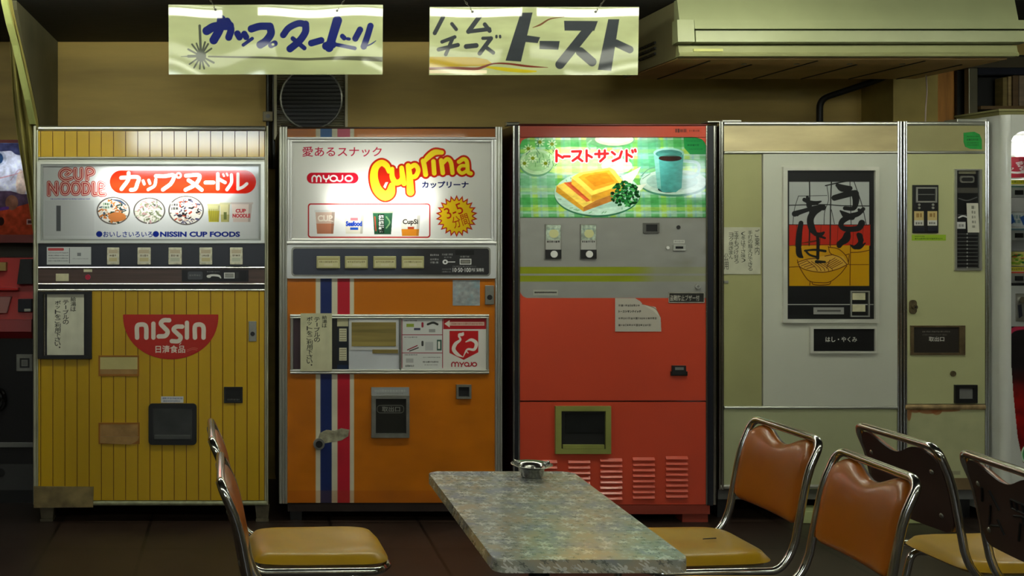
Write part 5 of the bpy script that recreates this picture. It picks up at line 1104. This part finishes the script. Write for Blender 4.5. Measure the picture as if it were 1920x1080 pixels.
# ================================================================ air conditioner under the ceiling
def air_conditioner():
    d = 4.95; yf = d - D0; zb = EYE + 315 * d / FPX; X0, X1 = (1272 - PX0) * d / FPX, (1914 - PX0) * d / FPX
    r = empty('air_conditioner', ((X0 + X1) / 2, .1, zb), 'long cream air conditioner hung under the ceiling beside the toast sign', 'air conditioner')
    lx0, lx1 = X0 - r.location.x, X1 - r.location.x; ly = lambda y: y - r.location.y; lz = lambda z: z - zb
    M_C = mat('cream_plastic', (144, 149, 110), .4, var=.05); M_CD = mat('cream_side', (120, 114, 82), .5)
    pz = lambda py, dd=d: lz(EYE - (py - PY0) * dd / FPX)
    T = lz(CEIL) - .004
    bm = BM(); prism(bm, [(ly(yf + .05), .0), (ly(yf + .035), pz(85)), (ly(yf + .05), pz(60)), (ly(yf + .04), T), (ly(.45), T), (ly(.45), 0)], 'x', lx0 + .012, lx1 - .012); obj('body', bm, M_CD, r)
    bm = BM(); prism(bm, [(ly(yf + .0), pz(38)), (ly(yf + .025), T), (ly(yf + .06), T), (ly(yf + .06), pz(38))], 'x', lx0 + .004, lx1 - .01); obj('upper_panel', bm, M_C, r)
    bm = BM(); prism(bm, [(ly(yf - .012), pz(38.5)), (ly(yf - .02), pz(55.5)), (ly(yf + .03), pz(55.5)), (ly(yf + .03), pz(38.5))], 'x', lx0 + .065, lx1 + .01); obj('mid_panel', bm, M_C, r)
    bm = BM(); prism(bm, [(ly(yf - .02), pz(59)), (ly(yf - .024), pz(80)), (ly(yf + .03), pz(82)), (ly(yf + .03), pz(59))], 'x', lx0 + .068, lx1 + .012); obj('lower_panel', bm, M_C, r)
    bm = BM(); box(bm, lx0 + .01, lx1, ly(yf + .02), ly(yf + .05), pz(60.5), pz(54)); obj('shadow_gap', bm, M_DARK, r)
    bm = BM(); prism(bm, [(ly(yf - .016), pz(38)), (ly(yf - .026), pz(80)), (ly(yf + .04), pz(82)), (ly(yf + .04), pz(38))], 'x', lx0 - .012, lx0 + .062); obj('end_cap', bm, M_C, r)
    bm = BM(); prism(bm, [(ly(yf + .01), pz(97)), (ly(yf + .0), pz(101)), (ly(yf + .004), 0), (ly(yf + .05), 0), (ly(yf + .04), pz(84)), (ly(yf + .018), pz(84))], 'x', lx0 + .006, lx1 - .006); lv = obj('louvre', bm, mat('louvre_cream', (140, 142, 100), .35, var=.08), r)
    bm = BM(); box(bm, lx0 + .07, lx0 + .20, ly(yf + .006), ly(yf + .018), pz(96), pz(91)); obj('name_strip', bm, mat('name_strip', (150, 150, 84), .4, .3), lv)
    bm = BM(); box(bm, lx0 + .02, lx1 - .02, ly(yf + .06), ly(.44), -.006, .004); u = obj('underside', bm, mat('brown_underside', (196, 160, 104), .55, var=.15), r)
    n = 6
    for i in range(n):
        x = lx0 + .18 + (lx1 - lx0 - .3) * i / (n - 1)
        bm = BM(); box(bm, x - .004, x + .004, ly(yf + .10 + .12 * (i % 2)), ly(.43), -.009, -.005); obj('seam', bm, M_DARK, u)
        if i < 4: bm = BM(); lathe(bm, [(.012, -.009), (.012, -.006)], 14, (x + .2, ly(yf + .2), 0)); obj('screw', bm, M_STEEL, u)
    bm = BM()
    for i in range(6):
        for j in range(3): box(bm, lx0 + .004, lx0 + .014, ly(.0 + i * .05), ly(.04 + i * .05), .05 + .026 * j, .062 + .026 * j)
    obj('side_grille', bm, M_DARK, r)
    o = Vector(r.location); bm = tube(BM(), [v - o for v in fillet([(3.40, .30, 2.142), (3.405, .30, 2.06), (3.395, .295, 1.98), (3.39, .29, 1.90)], .03)], .0035, 8); obj('cord', bm, mat('white_cord', (190, 170, 160), .5), r, smooth=True, label='thin white cord')
air_conditioner()

# ================================================================ things on the back wall
def vent_fan():
    d = 6.0; r = empty('ventilation_fan', ((583 - PX0) * d / FPX, WALL_Y, EYE - (240 - PY0) * d / FPX), 'grey louvred ventilation fan with round dark grille on the back wall', 'fan')
    F = Frame(r, d); yo = WALL_Y - (d - D0)
    bm = BM(); F.ring(bm, (514, 112, 652, 262), (519, 117, 647, 257), .0, yo); F.bx(bm, 519, 117, 647, 257, .05, yo); obj('housing', bm, mat('vent_grey', (176, 170, 140), .45, .1), r)
    bm = BM()
    for i in range(30):
        y = 119 + i * 4.6; prism(bm, [(F.y(.05), F.z(y)), (F.y(.012), F.z(y + 2.6)), (F.y(.05), F.z(y + 3.0))], 'x', F.x(520), F.x(646))
    obj('louvre_slats', bm, MATS['vent_grey'], r)
    bm = BM(); F.disc(bm, 583, 186, 57, -.03, .05, 48); c = obj('fan_drum', bm, mat('fan_black', (8, 8, 8), .5), r)
    bm = BM(); tube(bm, [(F.x(583) + 57 * F.k * math.cos(t), F.y(-.03), F.z(186) + 57 * F.k * math.sin(t)) for t in [2 * PI * i / 48 for i in range(48)]], .006, 8, True)
    obj('grille_rim', bm, M_STEEL, c)
    bm = BM()
    for i in range(14):
        y = 137 + i * 7.4; hw = math.sqrt(max(0, 56 ** 2 - (y - 186) ** 2)); tube(bm, [(F.x(583 - hw), F.y(-.034), F.z(y)), (F.x(583 + hw), F.y(-.034), F.z(y))], .0022, 6)
    obj('grille_bars', bm, mat('bar_dark', (12, 12, 11), .35, .0), c)
vent_fan()
def wall_pipe():
    d = 6.08; k = d / FPX; x = (503 - PX0) * k; r = empty('wall_pipe', (x, d - D0, 1.6), 'dark vertical conduit pipe with junction box beside the ventilation fan', 'pipe')
    bm = BM(); tube(bm, [(0, 0, .1), (0, 0, CEIL - 1.6 - .004)], .013, 12); tube(bm, [(.03, .03, .1), (.03, .03, CEIL - 1.6 - .004)], .018, 10); obj('pipe', bm, mat('pipe_dark', (44, 44, 42), .35, .4), r, auto=40)
    zc = EYE + (420 - 219) * k - 1.6; j = obj('junction_box', box(BM(), -.03, .024, -.035, .012, zc - .026, zc + .026, .004), mat('box_grey', (150, 140, 110), .5), r)
    bm = BM(); disc(bm, -.003, zc, .012, -.039, -.034); obj('box_cap', bm, M_GREY, j)
wall_pipe()
def drain_pipe():
    d = 6.05; k = d / FPX; P = lambda px, py, dd: ((px - PX0) * dd / FPX, dd - D0, EYE - (py - PY0) * dd / FPX)
    a_ = P(1537, 186, d); r = empty('drain_pipe', (a_[0], a_[1], 1.5), 'dark drain pipe running down the back wall under the air conditioner', 'pipe')
    L = [Vector(P(1700, 128, 5.75)), Vector(P(1640, 152, 5.85)), Vector(a_), Vector((a_[0], a_[1], 1.5))]
    bm = BM(); tube(bm, fillet([v - r.location for v in L], .05), .017, 10); obj('pipe', bm, mat('drain_dark', (34, 32, 28), .5), r, smooth=True)
drain_pipe()
def shelf_rack():
    d = 6.0; r = empty('metal_rack', ((1880 - PX0) * d / FPX, .55, 0), 'dark metal rack with grey uprights behind the drink machine', 'rack')
    F = Frame(r, d); 
    F.part('back_board', M_DARK, (1808, 100, 2050, 560), .06, .08); F.part('top_rail', mat('rack_brown', (70, 62, 44), .5), (1806, 108, 2050, 128), -.03, .06)
    for x in (1812, 2030):
        bm = BM(); F.bx(bm, x, 128, x + 17, 400, -.02, .02, .004); box(bm, F.x(x), F.x(x + 17), F.y(-.02), F.y(.02), 0, F.z(400)); obj('upright', bm, mat('rack_grey', (112, 108, 88), .4, .4), r)
    F.part('shelf_board', mat('rack_shelf', (104, 80, 46), .6), (1830, 200, 2030, 206), -.04, .06)
    F.part('cross_bar', M_NAVY, (1829, 128, 2030, 141), -.02, .02)
    for i, (x0, x1, c, y0) in enumerate(((1877, 1885, (120, 104, 56), 146), (1887, 1893, (150, 128, 84), 144), (1896, 1906, (92, 70, 42), 142), (1908, 1920, (130, 112, 92), 142), (1922, 1934, (104, 84, 52), 143))):
        x = (x0 - PX0) * 5.98 / FPX; x2 = (x1 - PX0) * 5.98 / FPX; z0_ = EYE - (200 - PY0) * 6.0 / FPX; z1_ = EYE - (y0 - PY0) * 5.98 / FPX
        o = obj('wooden_board', box(BM(), x, x2, d - D0 - .035, d - D0 + .03, z0_ + .0005, z1_, .002), mat('board_%d' % i, c, .6, var=.3, scale=9, stretch=(1, 1, 5)))
        tag(o, ['narrow olive board, first on the rack shelf behind the drink machine', 'thin pale tan board, second on the rack shelf', 'dark brown board between tan and pinkish boards on the rack', 'pinkish brown board standing near the picture edge on the rack', 'brown board at the end of the rack row'][i], 'board', 'boards standing on the rack')
shelf_rack()
def top_box():
    d = 5.35; k = d / FPX; z = 1.9052
    r = empty('flat_box', (3.66, d - D0, z), 'flat olive box lying on top of the drink machine', 'box')
    o = obj('carton', box(BM(), -.1, .06, -.1, .22, 0, .024, .003), mat('olive_carton', (120, 116, 70), .6), r); obj('carton_lid', box(BM(), -.106, .066, -.106, .226, .024, .034, .003), mat('olive_lid', (146, 142, 96), .55), r)
top_box()

# ================================================================ table and ashtray
def floral():
    m = mat('floral_top', (128, 132, 112), .22, coat=.3, var=.0)
    nt = m.node_tree; b = nt.nodes['Principled BSDF']; N = nt.nodes.new; K = nt.links.new
    tc = nt.nodes['Texture Coordinate']
    def math_(op, a_, b_=None):
        n = N('ShaderNodeMath'); n.operation = op
        for i, v in enumerate((a_, b_)):
            if v is None: continue
            if isinstance(v, (int, float)): n.inputs[i].default_value = v
            else: K(v, n.inputs[i])
        return n.outputs[0]
    s0 = N('ShaderNodeSeparateXYZ'); K(tc.outputs['Object'], s0.inputs[0]); cb = N('ShaderNodeCombineXYZ'); K(math_('ADD', s0.outputs[0], s0.outputs[2]), cb.inputs[0]); K(math_('ADD', s0.outputs[1], s0.outputs[2]), cb.inputs[1]); skew = cb.outputs[0]
    nz = N('ShaderNodeTexNoise'); nz.inputs['Scale'].default_value = 14; nz.inputs['Detail'].default_value = 3; K(tc.outputs['Object'], nz.inputs['Vector'])
    rp = N('ShaderNodeValToRGB'); e = rp.color_ramp.elements; e[0].position = .36; e[1].position = .64
    e[0].color = (*L3((150, 154, 162)), 1); e[1].color = (*L3((182, 170, 146)), 1); x = rp.color_ramp.elements.new(.5); x.color = (*L3((164, 166, 152)), 1)
    K(nz.outputs['Fac'], rp.inputs[0]); cur = rp.outputs[0]
    for sc, size, petals, col, rnd in ((26, .40, 6, (236, 236, 228), 1.0), (40, .30, 5, (96, 100, 96), 1.0), (52, .3, 5, (206, 206, 200), 1.0)):
        mp = N('ShaderNodeMapping'); mp.inputs['Scale'].default_value = (sc, sc, sc); mp.inputs['Location'].default_value = (sc * .37, sc * .11, .13); K(skew, mp.inputs[0])
        vo = N('ShaderNodeTexVoronoi'); vo.voronoi_dimensions = '2D'; vo.inputs['Scale'].default_value = 1; vo.inputs['Randomness'].default_value = .8; K(mp.outputs[0], vo.inputs['Vector'])
        sb = N('ShaderNodeVectorMath'); sb.operation = 'SUBTRACT'; K(mp.outputs[0], sb.inputs[0]); K(vo.outputs['Position'], sb.inputs[1])
        sx = N('ShaderNodeSeparateXYZ'); K(sb.outputs[0], sx.inputs[0]); ang = math_('ARCTAN2', sx.outputs[1], sx.outputs[0])
        sc_ = N('ShaderNodeSeparateColor'); K(vo.outputs['Color'], sc_.inputs[0])
        pet = math_('COSINE', math_('MULTIPLY', math_('ADD', ang, math_('MULTIPLY', sc_.outputs[0], 6)), petals))
        rad = math_('MULTIPLY', math_('ADD', math_('MULTIPLY', pet, .35), .65), size)
        msk = math_('MULTIPLY', math_('LESS_THAN', vo.outputs['Distance'], rad), math_('GREATER_THAN', sc_.outputs[1], .35))
        mx = N('ShaderNodeMix'); mx.data_type = 'RGBA'; K(math_('MULTIPLY', msk, .75), mx.inputs[0]); K(cur, mx.inputs[6]); mx.inputs[7].default_value = (*L3(col), 1); cur = mx.outputs[2]
    K(cur, b.inputs['Base Color']); return m
TX0, TX1, TY0, TY1 = .530, .940, 2.335 - D0, 3.17 - D0
def table():
    r = empty('table', ((TX0 + TX1) / 2, (TY0 + TY1) / 2, 0), 'narrow rectangular table with grey floral patterned top on a single pedestal', 'table')
    hx, hy = (TX1 - TX0) / 2, (TY1 - TY0) / 2
    bm = BM(); prism(bm, rrect(-hx, -hy, hx, hy, .028, 6), 'z', .672, .70)
    es = [e for e in bm.edges if abs(e.verts[0].co.z - e.verts[1].co.z) < 1e-5 and e.verts[0].co.z > .69]
    bmesh.ops.bevel(bm, geom=es, offset=.004, segments=2, profile=.5, affect='EDGES')
    obj('tabletop', bm, floral(), r)
    bm = BM(); lathe(bm, [(.026, .02), (.026, .664)], 20); obj('pedestal', bm, mat('pedestal_black', (34, 34, 34), .3, .5), r, auto=40)
    bm = BM(); lathe(bm, [(.2, 0), (.2, .006), (.17, .018), (.03, .03)], 32); obj('base', bm, MATS['pedestal_black'], r, auto=40)
    bm = BM(); box(bm, -.12, .12, -.12, .12, .662, .672); obj('top_plate', bm, MATS['pedestal_black'], r)
table()
bm = BM(); prof = [(.001, .002), (.026, .0), (.030, .004), (.034, .022), (.037, .026), (.055, .034), (.057, .0355), (.055, .0365), (.036, .030), (.032, .025), (.028, .008), (.001, .007)]
lathe(bm, prof, 40)
ash = empty('ashtray', ((997 - PX0) * 3.1 / FPX, 3.1 - D0, .7002), 'small round steel ashtray on the far edge of the floral table', 'ashtray')
obj('bowl', bm, mat('ashtray_steel', (170, 170, 165), .18, .95, var=.05), ash, auto=50)
for i, t in enumerate((0.3, 2.4, 4.5)):
    bm = BM(); c, s_ = math.cos(t), math.sin(t)
    tube(bm, [(.036 * c, .036 * s_, .0325), (.055 * c, .055 * s_, .0385)], .004, 8); obj('cigarette_rest', bm, MATS['ashtray_steel'], ash, smooth=True)

# ================================================================ chairs
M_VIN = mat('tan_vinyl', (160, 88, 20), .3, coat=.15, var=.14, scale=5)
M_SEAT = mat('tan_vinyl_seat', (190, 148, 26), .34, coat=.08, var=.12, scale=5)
M_BOARD = mat('dark_back_board', (62, 46, 42), .45, var=.2, scale=6)
HW, SEATZ, TOPZ = .172, .50, .825
def back_x(z):      # the lean of the back posts, with a kick near the top
    t = (z - SEATZ) / (TOPZ - SEATZ); return -.205 - .062 * t - .022 * max(0, t - .6) ** 2 / .16
def make_chair(label, group):
    r = empty('chair', (0, 0, 0), label, 'chair', group=group)
    pts = [(.17, -HW + .03, SEATZ - .019), (.15, -HW, SEATZ - .019), (-.17, -HW, SEATZ - .019), (back_x(SEATZ) + .003, -HW, SEATZ + .02)]
    zs = [SEATZ + .06 + i * (TOPZ - .07 - SEATZ - .06) / 6 for i in range(7)]
    up = [(back_x(z), -HW, z) for z in zs] + [(back_x(TOPZ), -HW, TOPZ)]
    half = fillet(pts + up[:1], .05) + [Vector(p) for p in up[1:-1]]
    top = fillet([up[-2], up[-1], (back_x(TOPZ), HW, TOPZ), (up[-2][0], HW, up[-2][2])], .062, 8)
    path = half + top[1:-1] + [Vector((p.x, -p.y, p.z)) for p in reversed(half)]
    bm = BM(); tube(bm, path, .0105, 12); tube(bm, [(.17, -HW + .03, SEATZ - .019), (.187, -HW + .07, SEATZ - .024), (.187, HW - .07, SEATZ - .024), (.17, HW - .03, SEATZ - .019)], .0105, 12)
    obj('frame', bm, M_CHROME, r, smooth=True)
    for sx in (1, -1):
        for sy in (-1, 1):
            a_ = Vector((.12 if sx > 0 else -.14, sy * (HW - .022), SEATZ - .035)); b_ = Vector((.17 if sx > 0 else -.23, sy * (HW + .0), .012))
            bm = BM(); tube(bm, fillet([a_ + Vector((-.06 * sx, 0, -.004)), a_, b_], .05), .0105, 10); L = obj('leg', bm, M_CHROME, r, smooth=True)
            bm = BM(); lathe(bm, [(.014, 0), (.015, .004), (.0145, .03)], 14, (b_.x, b_.y, 0)); obj('foot_cap', bm, M_BLACK, L, auto=40)
    # seat cushion
    bm = BM(); nx, ny = 22, 22; g = []
    def sup(u, v):
        # squircle plan, a little wider in front
        X = -.185 + .375 * (u + 1) / 2; Wd = .158 + .004 * u
        return X, v * Wd
    def edge(u, v): return max(0., 1 - (abs(u) ** 5 + abs(v) ** 5))
    def plan(u, v):
        k_ = (abs(u) ** 6 + abs(v) ** 6) ** (1 / 6) if (u or v) else 1; m_ = max(abs(u), abs(v))
        s_ = m_ / k_ if k_ else 1; return sup(u * s_, v * s_)
    for side in (1, -1):
        R = []
        for i in range(nx + 1):
            row = []
            for j in range(ny + 1):
                u, v = -1 + 2 * i / nx, -1 + 2 * j / ny; x, y = plan(u, v); m_ = max(abs(u), abs(v))
                h_ = (1 - m_ ** 6) ** .5 if m_ < 1 else 0
                z = SEATZ - .004 + .028 * h_ - .006 * math.exp(-(u * u + v * v) * 3) if side > 0 else SEATZ - .004 - .016 * h_
                row.append(bm.verts.new((x, y, z)))
            R.append(row)
        for i in range(nx):
            for j in range(ny): bm.faces.new((R[i][j], R[i + 1][j], R[i + 1][j + 1], R[i][j + 1]))
    bmesh.ops.remove_doubles(bm, verts=bm.verts, dist=1e-5)
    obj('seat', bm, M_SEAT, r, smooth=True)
    # backrest: padded front, dark board behind, scooped top edge leaving a hand gap
    zb = .598; n, m_ = 24, 22
    def ztop(v):
        s_ = abs(v); q_ = min(.0599, max(0, (s_ - .66) * (HW - .008))); return TOPZ - .010 - .032 * (math.cos(min(1, s_ / .66) * PI) + 1) / 2 - (.06 - math.sqrt(.0036 - q_ * q_))
    def zbot(v): return zb + .03 * max(0, (abs(v) - .85) / .15) ** 2
    def surf(off, puff):
        R = []
        for i in range(n + 1):
            row = []
            for j in range(m_ + 1):
                v = -1 + 2 * j / m_; t = i / n; z = zbot(v) + (ztop(v) - zbot(v)) * t; y = v * (HW - .008)
                b_ = max(0, (1 - abs(v) ** 6)) ** .5 * max(0, (1 - abs(2 * t - 1) ** 8)) ** .5
                row.append(Vector((back_x(z) + off + puff * b_ - .012 * (1 - v * v), y, z)))
            R.append(row)
        return R
    def slab(A, B_):
        bm = BM(); VA = [[bm.verts.new(p) for p in l] for l in A]; VB = [[bm.verts.new(p) for p in l] for l in B_]
        for i in range(n):
            for j in range(m_): bm.faces.new((VA[i][j], VA[i + 1][j], VA[i + 1][j + 1], VA[i][j + 1])); bm.faces.new((VB[i][j], VB[i][j + 1], VB[i + 1][j + 1], VB[i + 1][j]))
        for i in range(n):
            for j in (0, m_): bm.faces.new((VA[i][j], VB[i][j], VB[i + 1][j], VA[i + 1][j]))
        for j in range(m_):
            for i in (0, n): bm.faces.new((VA[i][j], VA[i][j + 1], VB[i][j + 1], VB[i][j]))
        return bm
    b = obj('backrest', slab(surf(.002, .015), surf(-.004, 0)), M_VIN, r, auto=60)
    k = obj('back_board', slab(surf(-.004, 0), surf(-.010, 0)), M_BOARD, b, auto=60, label='dark brown board on the rear')
    for sy in (-1, 1):
        for z in (.64, .755):
            bm = BM(); lathe(bm, [(.008, -.004), (.008, .0), (.005, .004), (.001, .005)], 12)
            bmesh.ops.rotate(bm, verts=bm.verts, matrix=Matrix.Rotation(-PI / 2, 3, 'Y')); bmesh.ops.translate(bm, verts=bm.verts, vec=(back_x(z) - .0135, sy * (HW - .045), z)); obj('bolt', bm, M_STEEL, b, smooth=True)
    return r
def kids(o): return [c for c in bpy.data.objects if c.parent is o]
def copy_tree(o, parent=None):
    c = o.copy(); COL.objects.link(c); c.parent = parent
    for ch in kids(o): copy_tree(ch, c)
    return c
GC = 'tan vinyl chairs with chrome frames'
spots = [(1.244, 3.125, 184, 'tan chair facing the table, nearest the red machine, small tear on the seat'),
         (1.234, 2.68, 180, 'tan chair facing the table, nearer the viewer, in front of the torn seat chair'),
         (.209, 3.13, 2.2, 'tan chair seen edge-on left of the table, its seat showing'),
         (.243, 2.645, 1.2, 'tan chair seen edge-on, closest to the viewer at the table, only its back showing'),
         (2.068, 3.06, 3, 'chair turned away with plain dark brown back, before the pale green machine'),
         (2.105, 2.65, -2, 'chair turned away with characters scrawled on its dark back, at the right edge')]
base = None; CH = []
for i, (x, d, a_, lb) in enumerate(spots):
    if base is None: base = make_chair(lb, GC); c = base
    else: c = copy_tree(base)
    c['label'] = lb; CH.append(c)
for c, (x, d, a_, lb) in zip(CH, spots):
    c.location = (x, d - D0, 0); c.rotation_euler = (0, 0, math.radians(a_))
# tear on one seat, scrawled characters on the back of another
bm = BM(); prism(bm, [(-.02, -.004), (.018, .002), (.024, .005), (-.016, .003)], 'z', SEATZ + .0265, SEATZ + .0285)
bmesh.ops.translate(bm, verts=bm.verts, vec=(-.06, .02, 0)); obj('tear', bm, M_DARK, CH[0])
def scrawl(c):
    bb = [q for q in kids(c) if q.name.startswith('backrest')][0]
    def Pt(u, v):   # u along the back from its far edge (0) to near edge (1), v down from the top
        z = TOPZ - .035 - v * .19; y = (HW - .008) * (1 - 2 * u); vv = 1 - 2 * u
        return Vector((back_x(z) - .0112 - .012 * (1 - vv * vv), y, z))
    st = ([[(.16, .22), (.10, .42)], [(.26, .22), (.33, .45)], [(.22, .42), (.14, .72), (.30, .66)], [(.28, .58), (.33, .76)]],
          [[(.52, .22), (.50, .34), (.68, .36), (.70, .24), (.52, .22)], [(.57, .22), (.56, .34)], [(.63, .22), (.63, .34)], [(.50, .44), (.60, .40), (.70, .44)], [(.60, .42), (.60, .85)], [(.56, .5), (.50, .75)], [(.64, .5), (.72, .78)], [(.68, .48), (.64, .58)]])
    for ch in st:
        bm = BM()
        for s_ in ch:
            q = [Pt(*p) for p in s_]; full = []
            for a_, b_ in zip(q, q[1:]): full += [a_.lerp(b_, t / 5) for t in range(5)]
            tube(bm, full + [q[-1]], .003, 6)
        obj('scrawled_character', bm, M_DARK, bb)
scrawl(CH[5])
